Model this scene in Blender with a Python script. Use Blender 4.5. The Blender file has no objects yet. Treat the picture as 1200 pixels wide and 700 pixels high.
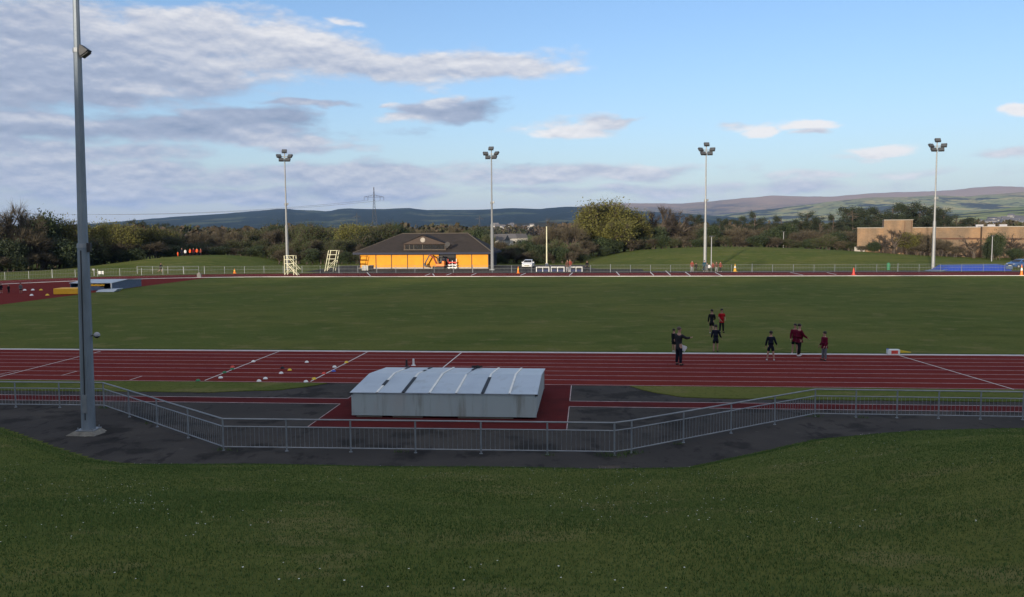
import bpy, bmesh, math, random
import numpy as np
from mathutils import Vector, Matrix, noise as mnoise

random.seed(7)
R = math.radians
scene = bpy.context.scene
COL = scene.collection

# ------------------------------------------------------------------ camera
F_PX = 1000.0
CAM_H = 6.8
TILT = math.atan(81.0 / F_PX)
ROLL = 0.0066
fwd = Vector((0, math.cos(TILT), -math.sin(TILT)))
up0 = Vector((0, math.sin(TILT), math.cos(TILT)))
rt0 = Vector((1, 0, 0))
rt = (rt0 * math.cos(ROLL) - up0 * math.sin(ROLL)).normalized()
upv = (up0 * math.cos(ROLL) + rt0 * math.sin(ROLL)).normalized()
CAM = Vector((0, 0, CAM_H))
camd = bpy.data.cameras.new('camera')
cam = bpy.data.objects.new('camera', camd)
COL.objects.link(cam)
m = Matrix((rt, upv, -fwd)).transposed().to_4x4()
m.translation = CAM
cam.matrix_world = m
camd.sensor_width = 36
camd.lens = 30.0
camd.clip_end = 30000
camd.clip_start = 0.1
scene.camera = cam


def ray(px, py):
    return (fwd + rt * ((px - 600) / F_PX) + upv * (-(py - 350) / F_PX)).normalized()


def P(px, py, z=0.0):
    d = ray(px, py)
    return CAM + d * ((z - CAM_H) / d.z)


def Q(px, py, depth):
    d = ray(px, py)
    return CAM + d * (depth / d.y)


PSI = R(5.1)
UX = Vector((math.cos(PSI), -math.sin(PSI), 0))
VX = Vector((math.sin(PSI), math.cos(PSI), 0))


def UV(u, v, z=0.0):
    return UX * u + VX * v + Vector((0, 0, z))


def toUV(p):
    return p.x * UX.x + p.y * UX.y, p.x * VX.x + p.y * VX.y


# ------------------------------------------------------------------ helpers
def smooth(a, b, x):
    t = min(1, max(0, (x - a) / (b - a)))
    return t * t * (3 - 2 * t)


def interp(pts, x):
    if x <= pts[0][0]:
        return pts[0][1]
    for (x0, y0), (x1, y1) in zip(pts, pts[1:]):
        if x <= x1:
            return y0 + (y1 - y0) * (x - x0) / (x1 - x0)
    return pts[-1][1]


class MB:
    def __init__(s):
        s.v = []
        s.f = []

    def add(s, vs, fs):
        o = len(s.v)
        s.v += [tuple(v) for v in vs]
        s.f += [tuple(i + o for i in f) for f in fs]
        return s

    def box(s, c, size, rz=0.0, mat=None):
        hx, hy, hz = size[0] / 2, size[1] / 2, size[2] / 2
        vs = [Vector((x, y, z)) for z in (-hz, hz) for y in (-hy, hy) for x in (-hx, hx)]
        M = mat if mat is not None else Matrix.Rotation(rz, 3, 'Z')
        vs = [M @ v + Vector(c) for v in vs]
        return s.add(vs, [(0, 2, 3, 1), (4, 5, 7, 6), (0, 1, 5, 4), (2, 6, 7, 3), (0, 4, 6, 2), (1, 3, 7, 5)])

    def bar(s, a, b, w, h=None):
        a, b = Vector(a), Vector(b)
        h = h or w
        d = (b - a)
        L = d.length
        if L < 1e-6:
            return s
        d.normalize()
        side = d.cross(Vector((0, 0, 1)))
        if side.length < 1e-3:
            side = Vector((1, 0, 0))
        side.normalize()
        u = side.cross(d).normalized()
        vs = []
        for p in (a, b):
            for q, r in ((-1, -1), (1, -1), (1, 1), (-1, 1)):
                vs.append(p + side * q * w / 2 + u * r * h / 2)
        return s.add(vs, [(3, 2, 1, 0), (4, 5, 6, 7), (0, 1, 5, 4), (1, 2, 6, 5), (2, 3, 7, 6), (3, 0, 4, 7)])

    def tube(s, a, b, r0, r1=None, n=8, cap=True, phase=0.0):
        a, b = Vector(a), Vector(b)
        r1 = r0 if r1 is None else r1
        d = (b - a)
        if d.length < 1e-6:
            return s
        d.normalize()
        x = d.orthogonal().normalized() if abs(d.z) < 0.999 else Vector((1, 0, 0))
        y = d.cross(x)
        vs = []
        for p, r in ((a, r0), (b, r1)):
            for i in range(n):
                t = 2 * math.pi * i / n + phase
                vs.append(p + (x * math.cos(t) + y * math.sin(t)) * r)
        fs = [(i, (i + 1) % n, n + (i + 1) % n, n + i) for i in range(n)]
        if cap:
            fs += [tuple(range(n - 1, -1, -1)), tuple(range(n, 2 * n))]
        return s.add(vs, fs)

    def poly(s, pts):
        return s.add(pts, [tuple(range(len(pts)))])

    def prism(s, pts, off):
        n = len(pts)
        off = Vector(off)
        a = [Vector(p) for p in pts]
        b = [p + off for p in a]
        return s.add(a + b, [tuple(range(n - 1, -1, -1)), tuple(range(n, 2 * n))] +
                     [(i, (i + 1) % n, n + (i + 1) % n, n + i) for i in range(n)])

    def ball(s, c, r, seg=12, rings=8, zmin=-1.0):
        c = Vector(c)
        if not hasattr(r, '__len__'):
            r = (r, r, r)
        o = len(s.v)
        vs, fs = [], []
        for j in range(rings + 1):
            t = math.acos(max(zmin, -1)) * j / rings if zmin > -1 else math.pi * j / rings
            for i in range(seg):
                a = 2 * math.pi * i / seg
                vs.append((c.x + r[0] * math.sin(t) * math.cos(a), c.y + r[1] * math.sin(t) * math.sin(a), c.z + r[2] * math.cos(t)))
        for j in range(rings):
            for i in range(seg):
                fs.append((j * seg + i, (j + 1) * seg + i, (j + 1) * seg + (i + 1) % seg, j * seg + (i + 1) % seg))
        return s.add(vs, fs)

    def mesh(s, name):
        me = bpy.data.meshes.new(name)
        me.from_pydata(s.v, [], s.f)
        me.update()
        return me

    def build(s, name, mat, parent=None, smooth_=False, bevel=0.0, label=None):
        me = s.mesh(name)
        bm = bmesh.new()
        bm.from_mesh(me)
        bmesh.ops.remove_doubles(bm, verts=bm.verts, dist=1e-5)
        bmesh.ops.recalc_face_normals(bm, faces=bm.faces)
        if bevel > 0:
            bmesh.ops.bevel(bm, geom=[e for e in bm.edges if e.is_manifold and e.calc_face_angle(0) > 0.5], offset=bevel, segments=2, affect='EDGES', profile=0.5)
        bm.to_mesh(me)
        bm.free()
        if smooth_:
            for p in me.polygons:
                p.use_smooth = True
        return link(name, me, mat, parent, label)


def link(name, me, mat, parent=None, label=None):
    o = bpy.data.objects.new(name, me)
    COL.objects.link(o)
    if mat is not None and not me.materials:
        me.materials.append(mat)
    if parent is not None:
        o.parent = parent
    if label:
        o['label'] = label
    return o


def tag(o, label=None, cat=None, group=None, kind=None):
    for k, v in (('label', label), ('category', cat), ('group', group), ('kind', kind)):
        if v:
            o[k] = v
    return o


def thing(name, label, cat, loc=(0, 0, 0), rz=0.0, group=None):
    o = bpy.data.objects.new(name, None)
    o.empty_display_size = 0.3
    COL.objects.link(o)
    o.location = loc
    o.rotation_euler = (0, 0, rz)
    return tag(o, label, cat, group)


def copy_thing(o, loc, rz, label, group=None, scale=None):
    c = o.copy()
    COL.objects.link(c)
    c.location = loc
    c.rotation_euler = (0, 0, rz)
    if scale is not None:
        c.scale = scale
    c['label'] = label
    if group:
        c['group'] = group
    for ch in list(o.children):
        d = ch.copy()
        COL.objects.link(d)
        d.parent = c
        for g in list(ch.children):
            e = g.copy()
            COL.objects.link(e)
            e.parent = d
    return c


# ------------------------------------------------------------------ materials
def mat(name, col, rough=0.7, var=0.15, scale=3.0, metal=0.0, spec=0.35, bump=0.0, bscale=None, col2=None, detail=6.0, stretch=None, coords='Object', rnd=0.0):
    M = bpy.data.materials.new(name)
    M.use_nodes = True
    nt = M.node_tree
    b = nt.nodes['Principled BSDF']
    b.inputs['Roughness'].default_value = rough
    b.inputs['Metallic'].default_value = metal
    b.inputs['Specular IOR Level'].default_value = spec
    tc = nt.nodes.new('ShaderNodeTexCoord')
    mp = nt.nodes.new('ShaderNodeMapping')
    nt.links.new(tc.outputs[coords], mp.inputs[0])
    if stretch:
        mp.inputs['Scale'].default_value = stretch
    nz = nt.nodes.new('ShaderNodeTexNoise')
    nz.inputs['Scale'].default_value = scale
    nz.inputs['Detail'].default_value = detail
    nz.inputs['Roughness'].default_value = 0.65
    nt.links.new(mp.outputs[0], nz.inputs['Vector'])
    rp = nt.nodes.new('ShaderNodeValToRGB')
    rp.color_ramp.elements[0].position = 0.3
    rp.color_ramp.elements[1].position = 0.7
    a = [max(0, c * (1 - var)) for c in col]
    c2 = col2 if col2 else [min(1, c * (1 + var)) for c in col]
    rp.color_ramp.elements[0].color = (*a, 1)
    rp.color_ramp.elements[1].color = (*c2, 1)
    nt.links.new(nz.outputs['Fac'], rp.inputs[0])
    out = rp.outputs[0]
    if rnd > 0:
        oi = nt.nodes.new('ShaderNodeObjectInfo')
        hs = nt.nodes.new('ShaderNodeHueSaturation')
        mr = nt.nodes.new('ShaderNodeMapRange')
        mr.inputs[3].default_value = 1 - rnd
        mr.inputs[4].default_value = 1 + rnd
        nt.links.new(oi.outputs['Random'], mr.inputs[0])
        nt.links.new(mr.outputs[0], hs.inputs['Value'])
        nt.links.new(out, hs.inputs['Color'])
        out = hs.outputs[0]
    nt.links.new(out, b.inputs['Base Color'])
    if bump > 0:
        n2 = nt.nodes.new('ShaderNodeTexNoise')
        n2.inputs['Scale'].default_value = bscale or scale * 4
        n2.inputs['Detail'].default_value = 4
        nt.links.new(mp.outputs[0], n2.inputs['Vector'])
        bp = nt.nodes.new('ShaderNodeBump')
        bp.inputs['Strength'].default_value = bump
        bp.inputs['Distance'].default_value = 0.02
        nt.links.new(n2.outputs['Fac'], bp.inputs['Height'])
        nt.links.new(bp.outputs[0], b.inputs['Normal'])
    return M


def layered(name, base, layers, rough=0.9, spec=0.15, bump=0.0, bscale=20.0, bdist=0.03):
    """base colour plus noise layers: (colour, scale, lo, hi, strength, stretch)"""
    M = bpy.data.materials.new(name)
    M.use_nodes = True
    nt = M.node_tree
    b = nt.nodes['Principled BSDF']
    b.inputs['Roughness'].default_value = rough
    b.inputs['Specular IOR Level'].default_value = spec
    tc = nt.nodes.new('ShaderNodeTexCoord')
    rgb = nt.nodes.new('ShaderNodeRGB')
    rgb.outputs[0].default_value = (*base, 1)
    cur = rgb.outputs[0]
    for i, (c, sc, lo, hi, st, stretch) in enumerate(layers):
        mp = nt.nodes.new('ShaderNodeMapping')
        mp.inputs['Scale'].default_value = stretch or (1, 1, 1)
        mp.inputs['Location'].default_value = (13.1 * i, 7.7 * i, 3.3 * i)
        nt.links.new(tc.outputs['Object'], mp.inputs[0])
        nz = nt.nodes.new('ShaderNodeTexNoise')
        nz.inputs['Scale'].default_value = sc
        nz.inputs['Detail'].default_value = 7
        nz.inputs['Roughness'].default_value = 0.62
        nt.links.new(mp.outputs[0], nz.inputs['Vector'])
        mr = nt.nodes.new('ShaderNodeMapRange')
        mr.interpolation_type = 'SMOOTHSTEP'
        mr.inputs[1].default_value = lo
        mr.inputs[2].default_value = hi
        mr.inputs[4].default_value = st
        nt.links.new(nz.outputs['Fac'], mr.inputs[0])
        mx = nt.nodes.new('ShaderNodeMixRGB')
        mx.inputs[2].default_value = (*c, 1)
        nt.links.new(mr.outputs[0], mx.inputs[0])
        nt.links.new(cur, mx.inputs[1])
        cur = mx.outputs[0]
    nt.links.new(cur, b.inputs['Base Color'])
    if bump > 0:
        n2 = nt.nodes.new('ShaderNodeTexNoise')
        n2.inputs['Scale'].default_value = bscale
        n2.inputs['Detail'].default_value = 6
        nt.links.new(tc.outputs['Object'], n2.inputs['Vector'])
        bp = nt.nodes.new('ShaderNodeBump')
        bp.inputs['Strength'].default_value = bump
        bp.inputs['Distance'].default_value = bdist
        nt.links.new(n2.outputs['Fac'], bp.inputs['Height'])
        nt.links.new(bp.outputs[0], b.inputs['Normal'])
    return M


M = {}
M['grass'] = layered('turf', (0.088, 0.112, 0.028), [
    ((0.126, 0.132, 0.036), 0.05, 0.42, 0.62, 0.8, (1, 1.6, 1)),
    ((0.060, 0.088, 0.018), 0.16, 0.5, 0.72, 0.8, (0.6, 1.6, 1)),
    ((0.052, 0.075, 0.016), 0.33, 0.50, 0.68, 0.38, (0.8, 1.0, 1)),
    ((0.150, 0.142, 0.054), 0.6, 0.53, 0.66, 0.85, (0.75, 1.0, 1)),
    ((0.145, 0.140, 0.050), 2.2, 0.60, 0.74, 0.7, (0.5, 1, 1)),
    ((0.036, 0.054, 0.012), 6.0, 0.48, 0.75, 0.7, None),
    ((0.120, 0.130, 0.034), 40.0, 0.5, 0.75, 0.5, None)], bump=0.7, bscale=35, bdist=0.05, spec=0.03, rough=1.0)
M['blade'] = mat('grass_blade', (0.066, 0.122, 0.034), rough=0.8, var=0.18, scale=0.5, col2=(0.096, 0.142, 0.046), spec=0.05)
M['daisy'] = mat('daisy', (0.7, 0.7, 0.62), var=0.1)
M['track'] = layered('track_surface', (0.142, 0.023, 0.018), [
    ((0.125, 0.016, 0.017), 0.22, 0.45, 0.7, 0.9, (1, 3, 1)),
    ((0.20, 0.032, 0.030), 1.4, 0.55, 0.8, 0.6, (0.4, 1, 1)),
    ((0.10, 0.020, 0.022), 60, 0.5, 0.8, 0.5, None)], rough=1.0, spec=0.03, bump=0.3, bscale=120, bdist=0.004)
M['oldtrack'] = layered('worn_runway_surface', (0.088, 0.016, 0.017), [
    ((0.060, 0.014, 0.015), 0.5, 0.42, 0.66, 0.9, None),
    ((0.120, 0.030, 0.030), 1.8, 0.56, 0.78, 0.6, None),
    ((0.05, 0.02, 0.02), 40, 0.5, 0.8, 0.5, None)], rough=1.0, spec=0.03, bump=0.3, bscale=120, bdist=0.004)
M['tarmac'] = layered('tarmac', (0.046, 0.044, 0.043), [
    ((0.062, 0.058, 0.055), 0.25, 0.4, 0.65, 0.9, None),
    ((0.022, 0.022, 0.022), 0.55, 0.52, 0.62, 0.8, None),
    ((0.019, 0.019, 0.020), 1.6, 0.58, 0.66, 0.7, (1, .5, 1)),
    ((0.085, 0.080, 0.074), 2.6, 0.60, 0.74, 0.6, None),
    ((0.02, 0.02, 0.021), 30, 0.5, 0.8, 0.5, None)], rough=1.0, spec=0.05, bump=0.5, bscale=80, bdist=0.01)
M['line'] = mat('white_line_paint', (0.62, 0.60, 0.58), var=0.2, scale=4)
M['laneline'] = mat('worn_lane_paint', (0.42, 0.33, 0.33), var=0.35, scale=2.5)
M['kerb'] = mat('white_kerb', (0.75, 0.73, 0.70), var=0.1, scale=1.5, rough=0.5)
M['fence'] = mat('dull_fence_wire', (0.17, 0.18, 0.17), rough=0.7, var=0.2)
M['galv'] = mat('galvanised_steel', (0.24, 0.26, 0.28), rough=0.5, var=0.18, scale=2.5, metal=0.35, spec=0.5)
M['galvpole'] = mat('galvanised_mast', (0.20, 0.235, 0.27), rough=0.6, var=0.35, scale=1.2, metal=0.4, spec=0.5, stretch=(1, 1, 0.25))
M['lightpole'] = mat('pale_mast', (0.22, 0.23, 0.235), rough=0.5, var=0.1, metal=0.2)
M['black'] = mat('black_metal', (0.022, 0.022, 0.024), rough=0.5, var=0.2)
M['lampglass'] = mat('lamp_glass', (0.06, 0.065, 0.07), rough=0.45, var=0.1, spec=0.6)
M['lampbody'] = mat('lamp_housing', (0.06, 0.063, 0.068), rough=0.5, var=0.2, metal=0.3)
M['concrete'] = mat('concrete', (0.18, 0.172, 0.15), rough=0.9, var=0.35, scale=5, bump=0.4, bscale=30)
M['coverwall'] = layered('cover_sheet_side', (0.36, 0.42, 0.42), [
    ((0.35, 0.37, 0.36), 0.9, 0.45, 0.7, 0.8, (1, 1, 0.4)),
    ((0.20, 0.21, 0.18), 3.2, 0.50, 0.70, 0.75, (1, 1, 0.10)),
    ((0.42, 0.45, 0.47), 9.0, 0.6, 0.8, 0.4, None)], rough=0.5, spec=0.4)
M['coverroof'] = layered('cover_sheet_top', (0.40, 0.455, 0.50), [
    ((0.34, 0.39, 0.44), 0.8, 0.4, 0.7, 0.8, None),
    ((0.27, 0.29, 0.29), 2.6, 0.54, 0.72, 0.7, (1, .35, 1)),
    ((0.47, 0.52, 0.56), 1.5, 0.58, 0.72, 0.6, None)], rough=0.42, spec=0.5)
M['white'] = mat('white_paint', (0.74, 0.74, 0.72), var=0.08)
M['cream'] = mat('cream_paint', (0.62, 0.60, 0.42), var=0.15)
M['strip'] = mat('pale_joint_strip', (0.72, 0.73, 0.70), var=0.15)
M['rubber'] = mat('black_rubber', (0.012, 0.012, 0.013), var=0.2, rough=0.6)
M['timber'] = mat('weathered_timber', (0.19, 0.16, 0.12), var=0.3, scale=4, stretch=(0.3, 4, 4))
M['orangewall'] = mat('orange_render', (0.68, 0.27, 0.010), var=0.10, scale=0.8, rough=0.7)
M['brick'] = None
M['rooftile'] = layered('brown_roof_tile', (0.042, 0.035, 0.032), [
    ((0.030, 0.027, 0.025), 1.2, 0.4, 0.7, 0.8, None),
    ((0.056, 0.046, 0.038), 0.4, 0.5, 0.75, 0.7, None)], rough=0.9, bump=0.6, bscale=6, bdist=0.05)
M['ridge'] = mat('pale_ridge_tile', (0.085, 0.072, 0.057), var=0.2)
M['gable'] = mat('brown_gable_board', (0.050, 0.033, 0.025), var=0.2, stretch=(1, 1, 6))
M['navy'] = mat('navy_fascia', (0.016, 0.021, 0.042), var=0.2)
M['darkglass'] = mat('dark_window_glass', (0.012, 0.013, 0.016), rough=0.12, var=0.2, spec=0.5)
M['opening_shade'] = mat('painted_recess_shade', (0.02, 0.02, 0.022), var=0.2)
M['stone'] = mat('pale_stone', (0.33, 0.30, 0.26), var=0.2)
M['bluemat'] = mat('blue_vinyl', (0.012, 0.045, 0.30), var=0.15, rough=0.5)
M['bluedark'] = mat('dark_blue_vinyl', (0.022, 0.034, 0.10), var=0.2)
M['bluegrey'] = mat('blue_grey_vinyl', (0.075, 0.115, 0.19), var=0.2, rough=0.5)
M['yellowmat'] = mat('yellow_vinyl', (0.75, 0.40, 0.02), var=0.06, rough=0.5)
M['orange'] = mat('orange_plastic', (0.75, 0.20, 0.02), var=0.1, rough=0.5)
M['redplastic'] = mat('red_plastic', (0.60, 0.06, 0.04), var=0.1, rough=0.5)
M['yellowplastic'] = mat('yellow_plastic', (0.72, 0.50, 0.04), var=0.1, rough=0.5)
M['greenplastic'] = mat('green_plastic', (0.03, 0.17, 0.08), var=0.1, rough=0.5)
M['blueplastic'] = mat('blue_plastic', (0.06, 0.10, 0.42), var=0.1, rough=0.5)
M['carwhite'] = mat('white_car_paint', (0.72, 0.73, 0.74), rough=0.25, var=0.03, spec=0.5)
M['carblue'] = mat('blue_car_paint', (0.035, 0.085, 0.22), rough=0.25, var=0.05, spec=0.5)
M['chrome'] = mat('lamp_lens', (0.6, 0.6, 0.62), rough=0.15, var=0.1, metal=0.5)
M['plate'] = mat('number_plate', (0.65, 0.63, 0.5), var=0.05)
M['skin'] = mat('skin', (0.34, 0.19, 0.135), var=0.1, rough=0.6)
for k, c in dict(c_black=(0.012, 0.012, 0.014), c_navy=(0.010, 0.012, 0.022), c_charcoal=(0.026, 0.027, 0.031), c_red=(0.30, 0.008, 0.014),
                 c_maroon=(0.095, 0.006, 0.020), c_grey=(0.12, 0.13, 0.14), c_white=(0.72, 0.72, 0.72), c_orange=(0.75, 0.11, 0.03),
                 c_teal=(0.02, 0.06, 0.09), c_brown=(0.10, 0.055, 0.04), c_rust=(0.22, 0.055, 0.04), c_lightgrey=(0.33, 0.33, 0.35)).items():
    M[k] = mat('cloth_' + k[2:], c, var=0.15, scale=6, rough=0.9, spec=0.1)
M['hair_dark'] = mat('dark_hair', (0.018, 0.013, 0.010), var=0.3, rough=0.6)
M['hair_grey'] = mat('greying_brown_hair', (0.09, 0.065, 0.05), var=0.4, rough=0.6)
M['shoe_w'] = mat('white_trainer', (0.6, 0.6, 0.6), var=0.1)
M['shoe_b'] = mat('black_shoe', (0.015, 0.015, 0.016), var=0.1)
M['eye'] = mat('dark_eye', (0.02, 0.015, 0.012), rough=0.3, var=0.1)
M['paper'] = mat('white_paper', (0.8, 0.8, 0.8), var=0.03)
M['bark'] = mat('brown_bark', (0.075, 0.060, 0.047), var=0.3, scale=2, rough=0.95, rnd=0.2)
M['twig'] = mat('brown_twig', (0.074, 0.061, 0.043), var=0.4, scale=0.45, rough=0.95, col2=(0.100, 0.085, 0.054), rnd=0.25)
M['twigdark'] = mat('dark_twig', (0.062, 0.050, 0.040), var=0.4, scale=0.4, rough=0.95, rnd=0.25)
M['bud'] = mat('yellow_green_leaf', (0.098, 0.100, 0.022), var=0.35, scale=0.4, rough=0.8, col2=(0.165, 0.160, 0.036), rnd=0.2)
M['olive'] = mat('olive_leaf', (0.042, 0.056, 0.020), var=0.4, scale=0.45, rough=0.85, col2=(0.068, 0.084, 0.028), rnd=0.2)
M['pine'] = mat('dark_needle', (0.020, 0.032, 0.017), var=0.4, scale=0.5, rough=0.85, col2=(0.036, 0.048, 0.024), rnd=0.2)
M['ivy'] = mat('evergreen_leaf', (0.024, 0.038, 0.014), var=0.4, scale=0.6, rough=0.7, col2=(0.040, 0.058, 0.020), rnd=0.2)
M['pylon'] = mat('grey_lattice_steel', (0.045, 0.048, 0.052), var=0.2)
M['wire'] = mat('wire', (0.08, 0.08, 0.085), var=0.1)
M['housewall'] = mat('pale_house_wall', (0.33, 0.31, 0.28), var=0.2, scale=0.02, rnd=0.25)
M['houseroof'] = mat('slate_roof', (0.09, 0.085, 0.085), var=0.2, scale=0.05, rnd=0.3)

# brick
Bm = bpy.data.materials.new('buff_brick')
Bm.use_nodes = True
nt = Bm.node_tree
bs = nt.nodes['Principled BSDF']
bs.inputs['Roughness'].default_value = 0.9
tc = nt.nodes.new('ShaderNodeTexCoord')
n1 = nt.nodes.new('ShaderNodeTexNoise'); n1.inputs['Scale'].default_value = 0.35; n1.inputs['Detail'].default_value = 7
mp = nt.nodes.new('ShaderNodeMapping'); mp.inputs['Scale'].default_value = (1, 1, 0.35)
nt.links.new(tc.outputs['Object'], mp.inputs[0]); nt.links.new(mp.outputs[0], n1.inputs['Vector'])
rp = nt.nodes.new('ShaderNodeValToRGB')
rp.color_ramp.elements[0].position = 0.40; rp.color_ramp.elements[0].color = (0.140, 0.083, 0.040, 1)
rp.color_ramp.elements[1].position = 0.60; rp.color_ramp.elements[1].color = (0.285, 0.160, 0.072, 1)
nt.links.new(n1.outputs['Fac'], rp.inputs[0])
bt = nt.nodes.new('ShaderNodeTexBrick')
bt.inputs['Scale'].default_value = 1.0
bt.inputs['Brick Width'].default_value = 0.45; bt.inputs['Row Height'].default_value = 0.15; bt.inputs['Mortar Size'].default_value = 0.015
bt.inputs['Mortar'].default_value = (0.25, 0.22, 0.18, 1)
sw = nt.nodes.new('ShaderNodeMapping'); sw.inputs['Rotation'].default_value = (R(90), 0, 0)
nt.links.new(tc.outputs['Object'], sw.inputs[0]); nt.links.new(sw.outputs[0], bt.inputs['Vector'])
nt.links.new(rp.outputs[0], bt.inputs['Color1'])
d2 = nt.nodes.new('ShaderNodeMixRGB'); d2.blend_type = 'MULTIPLY'; d2.inputs[0].default_value = 1; d2.inputs[2].default_value = (0.8, 0.78, 0.75, 1)
nt.links.new(rp.outputs[0], d2.inputs[1]); nt.links.new(d2.outputs[0], bt.inputs['Color2'])
nt.links.new(bt.outputs['Color'], bs.inputs['Base Color'])
M['brick'] = Bm

# ------------------------------------------------------------------ world: sky with clouds
SUN_AZ = R(205)      # clockwise from +Y : behind the camera and a little to the left
SUN_EL = R(8)
SKY_STRENGTH = 0.11
EXPOSURE = 1.08
exec_world = True
world = bpy.data.worlds.new('World')
scene.world = world
world.use_nodes = True
nt = world.node_tree
nt.nodes.clear()


def N(t, **kw):
    n = nt.nodes.new(t)
    for k, v in kw.items():
        setattr(n, k, v)
    return n


def L(a, b):
    nt.links.new(a, b)


def math_(op, a, b=None, c=None, clamp=False):
    n = N('ShaderNodeMath', operation=op)
    n.use_clamp = clamp
    for i, x in enumerate((a, b, c)):
        if x is None:
            continue
        if isinstance(x, (int, float)):
            n.inputs[i].default_value = x
        else:
            L(x, n.inputs[i])
    return n.outputs[0]


outw = N('ShaderNodeOutputWorld')
bg = N('ShaderNodeBackground')
bg.inputs['Strength'].default_value = SKY_STRENGTH
L(bg.outputs[0], outw.inputs[0])
sky = N('ShaderNodeTexSky', sky_type='NISHITA')
sky.sun_disc = False
sky.sun_elevation = SUN_EL
sky.sun_rotation = SUN_AZ
sky.air_density = 1.0
sky.dust_density = 0.5
sky.ozone_density = 3.0
tcw = N('ShaderNodeTexCoord')
sx = N('ShaderNodeSeparateXYZ')
L(tcw.outputs['Generated'], sx.inputs[0])
az = math_('ARCTAN2', sx.outputs[0], sx.outputs[1])
el = math_('ARCSINE', sx.outputs[2])
cv = N('ShaderNodeCombineXYZ')
L(az, cv.inputs[0]); L(el, cv.inputs[1])
# warp
nw = N('ShaderNodeTexNoise'); nw.inputs['Scale'].default_value = 1.0; nw.inputs['Detail'].default_value = 5
mw = N('ShaderNodeMapping'); mw.inputs['Scale'].default_value = (11, 26, 1)
L(cv.outputs[0], mw.inputs[0]); L(mw.outputs[0], nw.inputs['Vector'])
ws = N('ShaderNodeVectorMath', operation='SUBTRACT'); ws.inputs[1].default_value = (0.5, 0.5, 0.5)
L(nw.outputs['Color'], ws.inputs[0])
wm = N('ShaderNodeVectorMath', operation='MULTIPLY'); wm.inputs[1].default_value = (0.085, 0.032, 0)
L(ws.outputs[0], wm.inputs[0])
wa = N('ShaderNodeVectorMath', operation='ADD')
L(cv.outputs[0], wa.inputs[0]); L(wm.outputs[0], wa.inputs[1])
warped = wa.outputs[0]


def fbm(off):
    mpn = N('ShaderNodeMapping'); mpn.inputs['Scale'].default_value = (9.5, 27, 1); mpn.inputs['Location'].default_value = (3.1, 1.7 + off, 0.4)
    L(cv.outputs[0], mpn.inputs[0])
    nn = N('ShaderNodeTexNoise'); nn.inputs['Scale'].default_value = 1.0; nn.inputs['Detail'].default_value = 9; nn.inputs['Roughness'].default_value = 0.62
    L(mpn.outputs[0], nn.inputs['Vector'])
    return nn.outputs['Fac']


# clouds: pixel-measured directions of the photographed clouds -> (azimuth, elevation), half sizes in radians, weight, brightness
blobs = [
    (-60, 60, 190, 62, 1.15, 0.42), (90, 70, 170, 52, 1.1, 0.44), (230, 58, 130, 34, 1.1, 0.55), (330, 62, 120, 28, 1.05, 0.62),
    (450, 82, 130, 20, 1.0, 0.62), (590, 84, 95, 16, 0.95, 0.68), (200, 28, 130, 16, 0.9, 0.85), (330, 44, 90, 12, 0.9, 0.92),
    (40, 20, 120, 26, 0.8, 0.5), (150, 112, 60, 13, 1.1, 0.35), (168, 103, 38, 6, 1.1, 1.0), (120, 148, 230, 17, 1.05, 0.28), (300, 140, 80, 12, 0.9, 0.30),
    (50, 140, 110, 5, 1.0, 0.85), (60, 175, 190, 14, 0.9, 0.5), (310, 163, 100, 9, 0.95, 0.72), (360, 172, 80, 8, 0.8, 0.55), (375, 124, 75, 4, 0.85, 0.40),
    (537, 131, 62, 10, 1.05, 0.30), (530, 122, 30, 6, 0.9, 0.8), (480, 138, 34, 6, 0.85, 0.8), (470, 124, 12, 5, 0.8, 0.85),
    (680, 154, 46, 8, 1.0, 0.85), (710, 144, 34, 8, 0.85, 0.7), (630, 148, 60, 8, 0.6, 0.7), (742, 142, 26, 5, 0.7, 0.6), (655, 80, 40, 12, 0.7, 0.75),
    (860, 149, 40, 9, 0.72, 0.7), (891, 157, 19, 8, 1.1, 0.97), (942, 148, 27, 6, 1.1, 0.95), (945, 156, 16, 4, 0.9, 0.6), (1025, 174, 38, 7, 0.95, 0.9),
    (1005, 183, 40, 6, 0.7, 0.75), (1182, 131, 22, 6, 1.1, 0.93), (1175, 177, 36, 7, 0.6, 0.65), (415, 33, 26, 6, 0.75, 0.92), (270, 50, 18, 8, 0.7, 0.9),
    (100, 205, 240, 22, 0.9, 0.52), (420, 205, 240, 16, 0.92, 0.52), (700, 203, 170, 13, 0.98, 0.6), (530, 203, 26, 6, 0.85, 0.85), (690, 208, 50, 5, 0.8, 0.8),
    (755, 193, 36, 5, 0.75, 0.8), (260, 228, 300, 12, 0.9, 0.5), (760, 225, 260, 10, 0.8, 0.6), (1010, 205, 180, 8, 0.66, 0.65), (438, 227, 30, 3, 0.8, 0.8)]
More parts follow.
